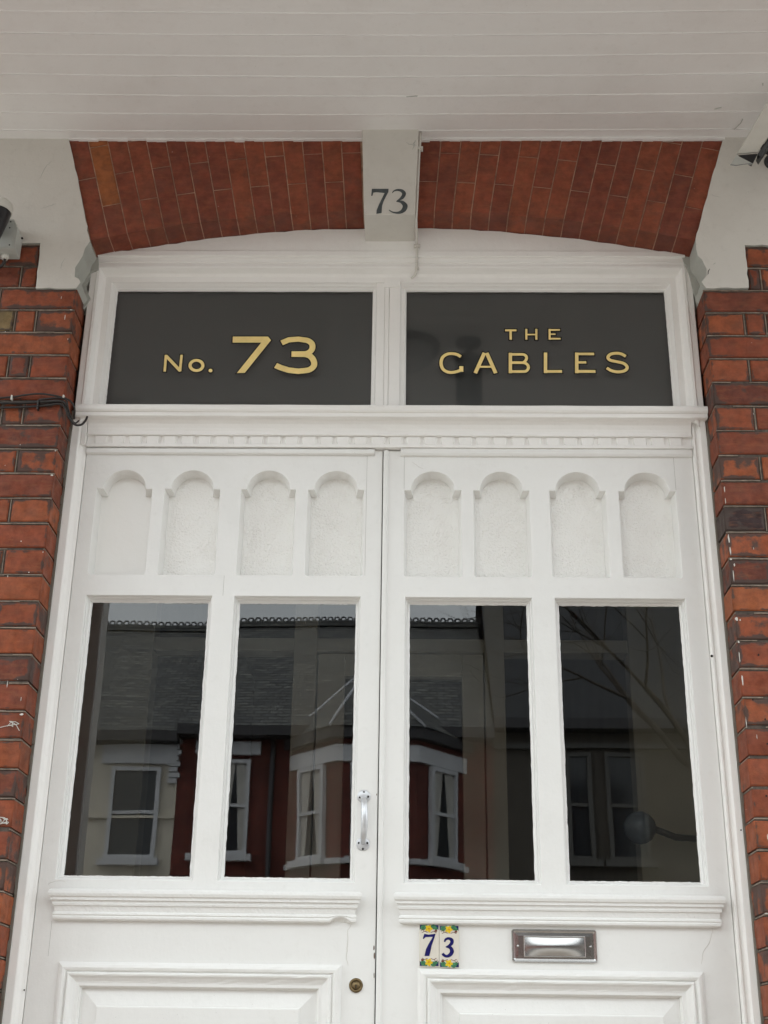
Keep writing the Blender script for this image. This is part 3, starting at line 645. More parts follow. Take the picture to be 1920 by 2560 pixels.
# cornice (transom bar)
cp = [(0.03, 1.745), (0.0, 1.742), (-0.052, 1.7275), (-0.055, 1.725), (-0.0565, 1.719), (-0.055, 1.712), (-0.051, 1.707), (-0.0465, 1.7055), (-0.0465, 1.6955), (-0.0445, 1.6935), (-0.032, 1.6935), (-0.026, 1.690), (-0.020, 1.682), (-0.015, 1.671), (-0.013, 1.662), (-0.013, 1.6555), (-0.0165, 1.654), (-0.0175, 1.651), (-0.0165, 1.6485), (-0.006, 1.6485), (-0.006, 1.622), (-0.0155, 1.6215), (-0.0155, 1.6125), (0.03, 1.6125)]
def bar(name, prof, xa, xb, ret, par, mat, nseg=30, wob=0.0005, tops=None):
    mb = MB(); cols = []
    ys = [p[0] for p in prof]; ymin = min(ys)
    for i in range(nseg+1):
        f = i/nseg; col = []
        for (y, z) in prof:
            inset = 0
            if ret and y < 0: inset = (y-ymin)
            lo, hi = xa+(inset if ret & 1 else 0), xb-(inset if ret & 2 else 0)
            if y >= 0 and ret: lo, hi = (xa-ymin if ret & 1 else xa), (xb+ymin if ret & 2 else xb)
            x = lo+(hi-lo)*f; zz = z+random.gauss(0, wob)*0.5+(tops(x, y, z) if tops else 0)
            col.append(len(mb.v)); mb.v.append((x, y+random.gauss(0, wob)*0.5, zz))
        cols.append(col)
    n = len(prof)
    for c0, c1 in zip(cols, cols[1:]):
        for j in range(n):
            j2 = (j+1) % n; mb.f.append([c0[j], c1[j], c1[j2], c0[j2]]); mb.m.append(0); mb.sm.append(False)
    mb.f.append(cols[0]); mb.m.append(0); mb.sm.append(False); mb.f.append(cols[-1][::-1]); mb.m.append(0); mb.sm.append(False)
    return mb.build(name, mat, par)
# top rolls run past the architraves, the lower members stop between them
top = [p for p in cp if p[1] > 1.69]; top = top+[(0.03, 1.6935)]
cor = bar('cornice', top, -0.958, 0.836, 0, fr, M['frame'])
low = [(0.03, 1.692)]+[p for p in cp if p[1] <= 1.6935 and p[0] > -0.04][:]
bar('cornice_cove', low, -0.9265, 0.7935, 0, cor, M['frame'])
dn = MB(); x = -0.905
while x < 0.775:
    wv = 0.034+random.uniform(-0.0015, 0.0015); dd = 0.0110
    q0 = x+random.uniform(-0.001, 0.001); q1 = min(q0+wv, 0.788)
    o = len(dn.v)
    dn.v += [(q0, -dd, 1.6475), (q1, -dd, 1.6475), (q1, -dd-0.001, 1.6235), (q0+0.003, -dd-0.001, 1.6235), (q0-0.001, -0.006, 1.6475), (q1+0.008, -0.006, 1.6475), (q1+0.003, -0.006, 1.6235), (q0, -0.006, 1.6235)]
    for f in ([0, 1, 2, 3], [0, 4, 5, 1], [3, 2, 6, 7], [0, 3, 7, 4], [1, 5, 6, 2]): dn.f.append([a+o for a in f]); dn.m.append(0); dn.sm.append(False)
    x += 0.0495
dn.build('dentil_strip', M['frame'], cor)
# transom frame
tf = MB()
prof = [(0, 0.03), (0.0, -0.028), (0.002, -0.030), (0.017, -0.030), (0.0205, -0.034), (0.028, -0.033), (0.031, -0.027), (0.036, -0.012), (0.043, -0.005), (0.060, -0.004), (0.063, 0.004), (0.065, 0.006), (0.069, 0.016), (0.072, 0.018), (0.0745, 0.0265)]
ring_mould(tf, -0.968, 0.832, 1.655, 2.228, prof, seg=60, jit=0.00025, open_bottom=True)
tfo = tf.build('transom_frame', M['frame'], fr)
ml = MB()
mp_ = [(-0.1195, 0.03), (-0.1190, 0.026), (-0.113, 0.017), (-0.110, 0.015), (-0.1055, -0.003), (-0.083, -0.004), (-0.082, -0.0015), (-0.081, -0.0045), (-0.0695, -0.0045), (-0.0685, -0.001), (-0.0675, -0.004), (-0.0365, -0.003), (-0.031, 0.012), (-0.028, 0.015), (-0.022, 0.018), (-0.0175, 0.026), (-0.017, 0.03)]
vert(ml, mp_, 1.72, 2.166); ml.build('mullion', M['frame'], tfo)
ml = MB().box(-0.086, -0.036, -0.0075, -0.003, 2.150, 2.176).build('mullion_cap', M['frame'], tfo, bev=0.001)
# boards above the frame, up to the arch
tb = MB(); tb.box(-0.95, 0.815, -0.041, 0.02, 2.2365, 2.2555); tb.box(-0.955, 0.82, -0.0325, 0.02, 2.220, 2.2365)
tbo = tb.build('head_strip', M['frame'], fr, bev=0.0015)
ty = MB(); n = 60; pts = []
for i in range(n+1):
    x = -0.952+(0.828+0.952)*i/n; pts.append((x, max(2.2556, zarc(x)-0.0016+random.gauss(0, 0.0011))))
ty.prism([(0.828, 2.2555), (-0.952, 2.2555)]+pts, -0.036, 0.02); ty.build('tympanum_board', M['frame'], fr)
# lettered transom lights
for nm, (xa, xb), L_ in (('l', (-0.897, -0.1185), L_no), ('r', (-0.0185, 0.7605), L_gables)):
    g = MB(); g.box(xa, xb, 0.0275, 0.0315, 1.72, 2.156, 1)
    g.m[2] = 0
    g.m[:] = [0 if i == 2 else 1 for i in range(6)]
    go = g.build('transom_light', [M['glass2'], M['clear']], fr, fix=False)
    MB().box(xa-0.002, xb+0.002, 0.045, 0.05, 1.70, 2.16).build('backing_sheet', M['darkback'], go)  # added grey sheet, its tone standing in for the dim interior
    glyph('letter_outline', L_, 0.0272, M['ink'], go, grow=0.0034, th=0.0002)
    glyph('gilt_lettering', L_, 0.0267, M['gold'], go, th=0.0002)

# ------------------------------------------------------------------ door leaves
def arc_hole(x0, x1, z0, zs, r):
    cx = (x0+x1)/2; pts = [(x0+0.004, z0), (x1-0.004, z0), (x1, z0+0.004), (x1, zs), (cx+r, zs)]
    for i in range(1, 24): a = math.pi*i/24; pts.append((cx+r*math.cos(a), zs+(1.544-zs)*math.sin(a)))
    pts += [(cx-r, zs), (x0, zs), (x0, z0+0.004)]
    return pts
def offset(pts, d):
    n = len(pts); out = []
    for i in range(n):
        a, b, c = Vector(pts[i-1]), Vector(pts[i]), Vector(pts[(i+1) % n]); d1 = (b-a).normalized(); d2 = (c-b).normalized()
        n1 = Vector((-d1.y, d1.x)); n2 = Vector((-d2.y, d2.x)); h_ = n1+n2; h_ = h_/max(0.5, h_.length_squared/2)
        out.append(tuple(b+h_*d))
    return out
leafs = []
def leaf(side, x0, x1, arches, panes, pan, label, hinge):
    d = thing('door', (hinge, 0.0, -0.74), label, 'door', 'pair of front door leaves')
    holes = []
    for a0, a1, r in arches: holes.append(arc_hole(a0, a1, 1.2295, 1.486, r))
    for p0, p1 in panes: holes.append(rect(p0, p1, 0.4185, 1.169))
    holes.append(rect(pan[0], pan[1], pan[2], pan[3]))
    bd_ = plate('stiles_and_rails', rect(x0, x1, -0.74, 1.6105 if side < 0 else 1.609), holes, 0.0, 0.044, 0.0022, M['paint'], d)
    # arched sunk panels with splayed linings
    for k_, (a0, a1, r) in enumerate(arches):
        hp = arc_hole(a0, a1, 1.2295, 1.486, r); ip = offset(hp, 0.0065); mb = MB(); n = len(hp); h2 = offset(hp, -0.001)
        for p in h2: mb.v.append((p[0], 0.0025, p[1]))
        for p in hp: mb.v.append((p[0], 0.006, p[1]))
        for p in ip: mb.v.append((p[0], 0.040, p[1]))
        for j in range(n):
            for q in (0, n): mb.f.append([q+j, q+n+j, q+n+(j+1) % n, q+(j+1) % n]); mb.m.append(1); mb.sm.append(False)
        mb.f.append([2*n+j for j in range(n)]); mb.m.append(0); mb.sm.append(False)
        mt = M['hammer']
        if side < 0: mt = (M['plain'], M['hammer2'], M['hammer'], M['hammer'])[k_]
        mb.build('arched_panel', [mt, M['paint']], d, label='smooth arched panel' if side < 0 and k_ == 0 else None)
    for k_, (p0, p1) in enumerate(panes):
        g = MB(); g.box(p0+0.006, p1-0.006, 0.029, 0.033, 0.424, 1.163)
        g.m[:] = [0 if i == 2 else 1 for i in range(6)]
        tilt = (0.0022, -0.0012, 0.0015, -0.001)[k_+(0 if side < 0 else 2)]
        for i, v in enumerate(g.v): g.v[i] = (v[0], v[1]+tilt*((v[0]-p0)/(p1-p0)-0.5), v[2])
        go = g.build('window_pane', [M['glass'], M['clear']], d, fix=False)
        b_ = MB(); ring_mould(b_, p0-0.0005, p1+0.0005, 0.418, 1.1695, [(0, 0.004), (0.0015, 0.006), (0.002, 0.012), (0.0045, 0.0125), (0.006, 0.016), (0.0075, 0.022), (0.0105, 0.0245), (0.0118, 0.0285), (0.0122, 0.0295)], seg=60, jit=0.00015)
        b_.build('glazing_bead', M['paint'], go)
        pt = MB(); ring_mould(pt, p0+0.0095, p1-0.0095, 0.4275, 1.1600, [(0.0, 0.0262), (0.0025, 0.0272), (0.0034, 0.0289)], seg=60, jit=0.00045); pt.build('putty_line', M['paint'], go)
    # lower fielded panel with bolection mould
    x0p, x1p, z0p, z1p = pan
    lp = MB()
    fp = [(0.0, 0.014), (0.012, 0.0135), (0.046, 0.0055), (0.0475, 0.0025), (0.05, 0.002)]
    ring_mould(lp, x0p-0.002, x1p+0.002, z0p-0.002, z1p+0.002, fp); r0 = len(lp.v)-4
    lp.f.append([r0, r0+1, r0+2, r0+3]); lp.m.append(0); lp.sm.append(False)
    lpo = lp.build('lower_panel', M['paint'], d)
    mo = MB(); e = 0.0555
    prof = [(0.0, 0.002), (0.0, -0.0045), (0.0025, -0.0065), (0.007, -0.0105), (0.013, -0.0125), (0.0185, -0.011), (0.0215, -0.0075), (0.0225, -0.006), (0.0245, -0.0105), (0.0275, -0.0125), (0.031, -0.0115), (0.036, -0.006), (0.043, -0.0015), (0.0485, 0.0005), (0.049, 0.0045), (0.0555, 0.005), (0.0585, 0.007), (0.0595, 0.0145)]
    ring_mould(mo, x0p-e, x1p+e, z0p-e, z1p+e, prof, seg=26)
    for i, v in enumerate(mo.v): mo.v[i] = (v[0]+random.gauss(0, 0.00025), v[1]+random.gauss(0, 0.0003), v[2]+random.gauss(0, 0.00025))
    mo.build('panel_moulding', M['paint'], lpo)
    return d, bd_
A1 = [(-0.886, -0.730, 0.0595), (-0.694, -0.538, 0.0595), (-0.4775, -0.3245, 0.0600), (-0.2895, -0.1325, 0.0605)]
A2 = [(-0.0185, 0.140, 0.0610), (0.1745, 0.3300, 0.0600), (0.387, 0.543, 0.0610), (0.580, 0.738, 0.0625)]
dl, _ = leaf(-1, -0.9265, -0.0815, A1, [(-0.8835, -0.5405), (-0.4785, -0.1365)], (-0.798, -0.218, -0.55, 0.167),
    'left door leaf with the curved pull handle and brass lock, one smooth arched panel', -0.92)
dr, _ = leaf(1, -0.0790, 0.7935, A2, [(-0.0145, 0.3275), (0.390, 0.7405)], (0.077, 0.655, -0.55, 0.161),
    'right door leaf with the steel letter plate and four dimpled arched panels', 0.79)
# ledge mouldings under the glass
LP = [(0.004, 0.3935), (-0.012, 0.394), (-0.022, 0.3925), (-0.0265, 0.388), (-0.0275, 0.382), (-0.0255, 0.3755), (-0.0215, 0.3725), (-0.0215, 0.3665), (-0.0205, 0.366), (-0.017, 0.365), (-0.0165, 0.360), (-0.0175, 0.3585), (-0.0165, 0.354), (-0.0130, 0.3525), (-0.0115, 0.345), (-0.0105, 0.339), (-0.0135, 0.3375), (-0.0145, 0.333), (-0.0125, 0.330), (-0.0140, 0.327), (-0.0135, 0.3225), (-0.010, 0.3195), (0.004, 0.319)]
def notch(x, y, z):
    if z > 0.338 or y > 0: return 0
    t_ = (x+0.1695)/0.026
    return 0.013*max(0, 1-abs(t_)**2.5)*(0.338-z)/0.019 if abs(t_) < 1 else 0
bar('ledge_moulding', LP, -0.8925, -0.1155, 3, dl, M['paint'], 120, 0.00035, notch)
bar('ledge_moulding', LP, -0.0385, 0.7755, 3, dr, M['paint'], 100, 0.00025)
# strips along the head of each leaf
bar('weather_strip', [(0.002, 1.6105), (-0.0085, 1.6095), (-0.0105, 1.607), (-0.0105, 1.596), (-0.0075, 1.5935), (-0.005, 1.5925), (0.002, 1.5925)], -0.9255, -0.1045, 0, dl, M['paint'], 30, 0.0003)
bar('weather_strip', [(0.002, 1.6118), (-0.0105, 1.6118), (-0.0115, 1.609), (-0.0105, 1.598), (-0.0075, 1.592), (-0.004, 1.590), (0.002, 1.590)], -0.0305, 0.7925, 0, dr, M['paint'], 30, 0.0003)
# dark rebate behind the gaps; astragal on the right leaf
MB().box(-0.0825, -0.078, 0.012, 0.05, -0.74, 1.612).build('rebate', M['gap'], dr)
MB().box(-0.93, 0.80, 0.014, 0.05, 1.609, 1.63).build('door_head', M['gap'], fr)
ag = MB(); vert(ag, [(-0.0788, 0.004), (-0.0788, -0.0035), (-0.0765, -0.0058), (-0.0715, -0.0062), (-0.0670, -0.0050), (-0.0650, -0.0015), (-0.0642, -0.0015), (-0.0635, 0.004)], -0.74, 1.6085); ag.build('meeting_bead', M['paint'], dr)
# stile and rail joint lines, and chipped paint along the meeting edge
for dd_, lst in ((dl, [(-0.1255, 1.231, 1.592), (-0.882, 0.235, 0.318), (-0.5105, 1.170, 1.228)]), (dr, [(-0.020, 1.49, 1.590), (0.740, 1.49, 1.59)])):
    jm = MB()
    for x, za, zb in lst: jm.box(x-0.0004, x+0.0004, -0.0004, 0.001, za, zb)
    jm.build('joint_line', M['cement'], dd_)
cm = MB()
for (x, z, sx_, sz) in ((-0.0850, 0.262, 0.0022, 0.007), (-0.0840, 0.245, 0.0018, 0.010), (-0.0838, 0.20, 0.0013, 0.008), (-0.0842, 0.636, 0.0012, 0.003)):
    pts = []
    for i in range(9): a = 2*math.pi*i/9; r_ = random.uniform(0.6, 1.1); pts.append((x+sx_*r_*math.cos(a), z+sz*r_*math.sin(a)))
    cm.prism(pts, -0.0005, 0.001)
cm.build('paint_chip', M['chip'], dl)
# old paint drips and splashes on the brick arrises, drilled holes, chalky scribbles
def blob(par, x, z, rx, rz, mt, nm, y=P-0.0012, th=0.0009):
    n = 9; pts = [(x+rx*random.uniform(0.55, 1.15)*math.cos(2*math.pi*i/n), z+rz*random.uniform(0.55, 1.15)*math.sin(2*math.pi*i/n)) for i in range(n)]
    return MB().prism(pts, y-th, y).build(nm, M[mt], par)
for x, z, rx, rz in ((0.8435, 1.440, 0.0016, 0.012), (0.8430, 1.405, 0.0012, 0.009), (0.8420, 1.295, 0.0022, 0.014), (0.8432, 1.262, 0.0018, 0.012), (0.850, 1.222, 0.0022, 0.004), (0.845, 1.193, 0.001, 0.016), (0.8425, 1.238, 0.003, 0.003),
        (0.8425, 1.073, 0.005, 0.006), (0.851, 1.070, 0.002, 0.003), (0.8415, 1.011, 0.003, 0.003), (0.8400, 0.972, 0.0013, 0.02), (0.8420, 0.912, 0.0022, 0.016), (0.841, 0.80, 0.001, 0.014), (0.864, 0.765, 0.001, 0.006), (0.8450, 0.342, 0.005, 0.002), (0.866, 0.52, 0.0016, 0.009), (0.905, 1.269, 0.0008, 0.004), (0.943, 1.668, 0.001, 0.003),
        (-0.982, 1.472, 0.004, 0.003), (-0.980, 1.546, 0.002, 0.002), (-1.011, 1.189, 0.0022, 0.0022), (-1.066, 1.178, 0.0015, 0.003), (-1.080, 1.564, 0.0012, 0.0012), (-1.114, 1.501, 0.001, 0.001), (-1.0, 1.973, 0.0014, 0.010), (-0.9855, 1.997, 0.004, 0.0014), (-1.018, 2.038, 0.0008, 0.006), (-0.984, 1.900, 0.001, 0.003), (-1.167, 1.924, 0.0014, 0.0014), (-0.980, 1.247, 0.002, 0.0016), (-0.984, 0.806, 0.005, 0.003), (-0.990, 0.847, 0.0008, 0.006), (-1.03, 0.884, 0.0008, 0.010)):
    blob(house, x, z, rx, rz, 'render', 'paint_splash')
for x, z in ((0.889, 0.977), (0.863, 0.860), (0.889, 0.809), (0.888, 0.748), (0.873, 0.619)): blob(house, x, z, 0.0028, 0.0032, 'hole', 'drilled_hole', th=0.0006)
for cx_, cz_, n_, w_ in ((-1.012, 0.778, 7, 0.03), (-0.998, 0.538, 14, 0.014)):
    sc_ = MB(); px_, pz_ = cx_-w_, cz_-0.008
    for i in range(n_):
        qx_, qz_ = cx_+random.uniform(-w_, w_), cz_+random.uniform(-0.014, 0.014)
        sc_.tube([(px_, P-0.0012, pz_), ((px_+qx_)/2+0.003, P-0.0014, (pz_+qz_)/2+0.002), (qx_, P-0.0012, qz_)], 0.0009, 5, cap=False); px_, pz_ = qx_, qz_
    sc_.build('paint_scribble', M['render'], house)
nl = MB()
for i in range(9):
    for x in (-0.9, -0.45, 0.02, 0.47, 0.92):
        y_ = -0.205-0.0813*i; x_ = x+random.uniform(-0.01, 0.01)
        MB().lathe((x_, y_, 2.6057+sag(x_, y_)), (0, 0, -1), [(0, 0.0016), (0.0004, 0.0012)], 7).build('nail_head', M['ceil'], ceil)

crack(dl, [(-0.1400, 0.318), (-0.150, 0.304), (-0.1495, 0.27), (-0.1515, 0.24), (-0.147, 0.222)], -0.0002, 0.0006, 'render'); crack(dr, [(0.742, 0.318), (0.735, 0.29), (0.715, 0.262), (0.708, 0.235)], -0.0002, 0.0005, 'render')
crack(dr, [(0.0, 1.575), (0.02, 1.560), (0.034, 1.552)], -0.0002, 0.0004, 'render'); crack(dl, [(-0.9, 0.405), (-0.885, 0.414), (-0.86, 0.412)], -0.0002, 0.0005, 'render')
# ------------------------------------------------------------------ door furniture
# letter plate
def rrect(x0, x1, z0, z1, r, n=5):
    out = []
    for cx, cz, a0 in ((x1-r, z0+r, -90), (x1-r, z1-r, 0), (x0+r, z1-r, 90), (x0+r, z0+r, 180)):
        for i in range(n+1): a = R(a0+90*i/n); out.append((cx+r*math.cos(a), cz+r*math.sin(a)))
    return out
lx0, lx1, lz0, lz1 = 0.2505, 0.458, 0.2345, 0.3110
mb = MB(); rings = []
for ins, y in ((0, 0.0), (0.0003, -0.0045), (0.0018, -0.0062), (0.0042, -0.0058), (0.008, -0.0040), (0.016, -0.0046)):
    q = rrect(lx0+ins, lx1-ins, lz0+ins, lz1-ins, max(0.0015, 0.0065-ins*0.6)); rings.append((q, y))
for (a, ya), (b, yb) in zip(rings, rings[1:]):
    n = len(a); o = len(mb.v); mb.v += [(x, ya, z) for x, z in a]+[(x, yb, z) for x, z in b]
    for j in range(n): mb.f.append([o+j, o+(j+1) % n, o+n+(j+1) % n, o+n+j]); mb.m.append(0); mb.sm.append(True)
o = len(mb.v); q = rings[-1][0]; mb.v += [(x, -0.0046, z) for x, z in q]; mb.f.append([o+j for j in range(len(q))]); mb.m.append(0); mb.sm.append(False)
lpl = mb.build('letter_plate', M['steel'], dr, fix=True)
fx0, fx1, fz0, fz1 = 0.2830, 0.4265, 0.2490, 0.2920
mb = MB(); ring_mould(mb, fx0-0.0035, fx1+0.0035, fz0-0.0035, fz1+0.0035, [(0, -0.0046), (0.0005, -0.0072), (0.0018, -0.0078), (0.0030, -0.0072), (0.0033, -0.005)])
mb.build('flap_surround', M['steel'], lpl)
mb = MB(); nx_, nz_ = 26, 14
for i in range(nz_+1):
    for j in range(nx_+1):
        u, v = j/nx_*2-1, i/nz_*2-1
        zz = (fz0+fz1)/2+(fz1-fz0)/2*v
        hgt = 0.0062*(1-abs(v)**1.5)*(1-0.75*u*u)+0.0010
        mb.v.append((fx0+(fx1-fx0)*(u+1)/2, -0.005-hgt, zz))
for i in range(nz_):
    for j in range(nx_):
        a = i*(nx_+1)+j; mb.f.append([a, a+1, a+nx_+2, a+nx_+1]); mb.m.append(0); mb.sm.append(True)
mb.build('flap', M['steel'], lpl)
for x in (0.2655, 0.4425):
    MB().lathe((x, -0.0040, 0.2715), (0, -1, 0), [(0, 0.0034), (0.0018, 0.0032), (0.0030, 0.002), (0.0034, 0.0005)], 14).build('screw', M['steel'], lpl)
# pull handle
ph = MB()
pts = [(-0.1170, -0.002, 0.628), (-0.1168, -0.010, 0.6245), (-0.1160, -0.019, 0.618), (-0.1146, -0.027, 0.606), (-0.1135, -0.032, 0.590), (-0.1130, -0.034, 0.571), (-0.1132, -0.0325, 0.551), (-0.1140, -0.028, 0.535), (-0.1152, -0.020, 0.523), (-0.1160, -0.011, 0.516), (-0.1164, -0.002, 0.511)]
P_ = []
def crs(p, n=5):
    p = [Vector(q) for q in p]; out = []
    for i in range(len(p)-1):
        p0 = p[i-1] if i else 2*p[0]-p[1]; p1, p2 = p[i], p[i+1]; p3 = p[i+2] if i+2 < len(p) else 2*p[-1]-p[-2]
        for k_ in range(n):
            t_ = k_/n; out.append(0.5*((2*p1)+(p2-p0)*t_+(2*p0-5*p1+4*p2-p3)*t_*t_+(3*p1-p0-3*p2+p3)*t_**3))
    return out+[p[-1]]
rad = []
cp_ = crs(pts, 4)
for i in range(len(cp_)):
    f = i/(len(cp_)-1); rad.append(0.0052+0.0032*math.sin(math.pi*f)**0.8)
ph.tube(cp_, rad, 14, flat=0.62)
hd = ph.build('pull_handle', M['alu'], dl)
for z, dirs_ in ((0.6305, ((0, 0.0105), (-0.0098, -0.003), (0.0108, -0.001))), (0.5115, ((0, -0.0125), (-0.0105, 0.002), (0.0105, 0.002)))):
    rs = MB().lathe((-0.1167, 0.0, z), (0, -1, 0), [(0, 0.0170), (0.0022, 0.0168), (0.0034, 0.0155), (0.0040, 0.012), (0.0052, 0.006)], 30).build('rose', M['alu'], hd)
    sc = MB()
    for dx, dz in dirs_: sc.lathe((-0.1167+dx, -0.0030, z+dz), (0, -1, 0), [(0, 0.0030), (0.0016, 0.0028)], 12)
    sc.build('screw', M['hole'], hd)
# brass cylinder lock
lk = MB().lathe((-0.1272, 0.0, 0.1765), (0, -1, 0), [(0, 0.0168), (0.0035, 0.0165), (0.0055, 0.0150), (0.0058, 0.0112), (0.0020, 0.0108), (0.0020, 0.0098), (0.0062, 0.0094), (0.0064, 0.0004)], 36).build('cylinder_lock', M['brass'], dl)
MB().box(-0.1284, -0.1260, -0.0070, -0.0060, 0.1690, 0.1785).build('keyhole', M['hole'], lk)
rg = MB(); n = 40
for i in range(n):
    a = 2*math.pi*i/n; b = 2*math.pi*(i+1)/n; r0 = 0.0172; r1 = 0.0205+random.uniform(-0.0006, 0.0006)
    rg.add([(-0.1272+r0*math.cos(a), -0.0013, 0.1765+r0*math.sin(a)), (-0.1272+r0*math.cos(b), -0.0013, 0.1765+r0*math.sin(b)), (-0.1272+0.0205*math.cos(b), 0.0005, 0.1765+0.0205*math.sin(b)), (-0.1272+0.0205*math.cos(a), 0.0005, 0.1765+0.0205*math.sin(a))], [(0, 1, 2, 3)], 0, True)
rg.build('paint_ring', M['paint'], lk)

# ------------------------------------------------------------------ glazed number tiles
def tile(x0, x1, z0, z1, items, label, yy):
    t = thing('number_tile', ((x0+x1)/2, yy, z0), label, 'house number tile', 'pair of painted number tiles on the right door')
    b_ = MB().box(x0, x1, -0.0060, yy, z0, z1).build('tile', M['tile'], t, bev=0.0012)
    glyph('numeral', items, -0.0061, M['navy'], t)
    w_ = x1-x0; cx = (x0+x1)/2
    def fan(cx_, cz_, rfun, n, y, mt, nm):
        pts = [(cx_+rfun(2*math.pi*i/n)*math.cos(2*math.pi*i/n), cz_+rfun(2*math.pi*i/n)*math.sin(2*math.pi*i/n)) for i in range(n)]
        return MB().prism(pts, y-0.0003, y).build(nm, mt, t)
    for s_ in (1, -1):
        ze = z1-0.0012 if s_ > 0 else z0+0.0012
        cb_ = MB()
        for q in (-1, 1):
            xe = cx+q*(w_/2-0.0012)
            cb_.prism([(xe, ze), (xe-q*0.016, ze), (xe-q*0.012, ze-s_*0.0035), (xe-q*0.004, ze-s_*0.007), (xe, ze-s_*0.012)], -0.0063, -0.0060)
        cb_.build('corner_band', M['navy'], t)
        lf = MB()
        for q in (-1, 1):
            c0 = (cx+q*0.0125, ze-s_*0.0055); pts = []
            for i in range(14):
                a = 2*math.pi*i/14; u = 0.0092*math.cos(a); v = 0.0055*math.sin(a)*(1+0.25*math.cos(3*a)); an = q*s_*-0.45
                pts.append((c0[0]+u*math.cos(an)-v*math.sin(an), c0[1]+u*math.sin(an)+v*math.cos(an)))
            lf.prism(pts, -0.0066, -0.0062)
        lf.build('leaf', M['green'], t)
        fan(cx-0.001, ze-s_*0.0085, lambda a: 0.0080*(1+0.22*math.cos(5*a+0.5)), 40, -0.0066, M['yellow'], 'flower')
        fan(cx-0.0005, ze-s_*0.009, lambda a: 0.0018, 10, -0.0070, M['orange'], 'flower_centre')
        cu_ = MB()
        for q in (-1, 1):
            zz = ze-s_*0.0145; pp = []
            for i in range(15):
                a = i/14*5.2; pp.append((cx+q*(0.0165+0.0032*math.cos(a)), -0.0063, zz+s_*0.0032*math.sin(a)))
            cu_.tube(pp, 0.0006, 5); cu_.tube([(cx+q*0.014, -0.0063, zz), (cx+q*0.009, -0.0063, zz-s_*0.001), (cx+q*0.004, -0.0063, zz-s_*0.003)], 0.0007, 5)
        cu_.build('tendril', M['brown'], t)
        fan(cx+0.0165*s_, ze-s_*0.0135, lambda a: 0.0028, 10, -0.0064, M['brown'], 'bud')
    return t
tile(0.0255, 0.0735, 0.2215, 0.3190, L_t7, 'painted tile with a navy 7 and yellow flowers, left of the tile with the 3', 0.0)
tile(0.0745, 0.1225, 0.2195, 0.3175, L_t3, 'painted tile with a navy 3 and yellow flowers, nearer the steel letter plate', 0.0)

# ------------------------------------------------------------------ security floodlight camera at the right
cm_ = thing('security_camera', (1.06, -0.13, 2.5), 'cream boxy security camera with dark glass front, high on the right wall under the ceiling', 'security camera')
def hexa(q, d, nm, mt, bev):
    q = [Vector(p) for p in q]; d = Vector(d); n = len(q)
    mb = MB(); mb.v = [tuple(p) for p in q]+[tuple(p+d) for p in q]
    for f in [list(range(n)), list(range(n, 2*n))]+[[i, (i+1) % n, n+(i+1) % n, n+i] for i in range(n)]: mb.f.append(f); mb.m.append(0); mb.sm.append(False)
    return mb.build(nm, mt, cm_, bev=bev)
K1, K2, K3, K4 = (0.9439, -0.24, 2.4566), (1.0048, -0.24, 2.4628), (1.0680, -0.40, 2.5230), (1.0000, -0.40, 2.5160)
hexa([K1, K2, K3, K4], (0.006, 0.030, 0.020), 'housing', M['plastic'], 0.0025)
hexa([(1.0048, -0.236, 2.4600), (1.0700, -0.396, 2.5250), (1.088, -0.390, 2.520), (1.012, -0.232, 2.4480)], (0.004, 0.04, 0.006), 'body', M['black'], 0.001)
hexa([(0.9475, -0.236, 2.4545), (0.9889, -0.230, 2.4296), (1.0050, -0.236, 2.4600)], (0.004, 0.03, 0.012), 'lens_glass', M['black'], 0.0)
hexa([(0.9439, -0.238, 2.4566), (0.9216, -0.235, 2.4203), (0.9377, -0.235, 2.4172), (0.960, -0.233, 2.4235), (0.9889, -0.231, 2.4280), (0.9500, -0.236, 2.4500)], (0.0, 0.0025, 0.0), 'lower_lip', M['plastic2'], 0.0004)
MB().tube([(0.9216, -0.2365, 2.4203), (0.9377, -0.2365, 2.4172), (0.960, -0.2345, 2.4235), (0.9889, -0.2325, 2.4285)], 0.0008, 6).build('lip_edge', M['bronze'], cm_)
MB().tube([(1.035, -0.21, 2.500), (1.075, -0.17, 2.515), (1.085, P-0.006, 2.520)], 0.014, 12).build('bracket_arm', M['black'], cm_)
MB().lathe((1.085, P-0.006, 2.515), (0, -1, 0), [(0, 0.030), (0.008, 0.028), (0.012, 0.02)], 20).build('bracket', M['black'], cm_)
hh = MB()
for x, z in ((1.0428, 2.521), (1.0535, 2.5418)): hh.lathe((x, P-0.0062, z), (0, -1, 0), [(0, 0.0022), (0.0008, 0.002)], 8)
hh.build('screw_hole', M['hole'], cm_)

# ------------------------------------------------------------------ junction box with dusk-to-dawn sensor at the left
jb = thing('junction_box', (-1.19, -0.126, 2.16), 'small grey-white junction box with a black domed sensor, high on the left wall', 'junction box')
pts = [(-1.30, 2.166), (-1.1555, 2.166), (-1.1535, 2.168), (-1.1535, 2.236), (-1.168, 2.268), (-1.30, 2.268)]
mb = MB().prism(pts, -0.182, -0.1262); mb.build('box', M['plastic2'], jb, bev=0.0025)
ld = MB().prism([(-1.298, 2.170), (-1.1605, 2.170), (-1.1605, 2.233), (-1.172, 2.262), (-1.298, 2.262)], -0.1845, -0.182); ld.build('lid', M['plastic2'], jb, bev=0.001)
for x, z in ((-1.1755, 2.257), (-1.169, 2.1765), (-1.1755, 2.236)):
    MB().lathe((x, -0.1843, z), (0, -1, 0), [(0, 0.0024), (0.0008, 0.0022)], 10).build('screw', M['hole'], jb)
MB().lathe((-1.1505, -0.138, 2.232), (1, 0, 0), [(-0.004, 0.0035), (0.0015, 0.003)], 10).build('side_screw', M['hole'], jb)
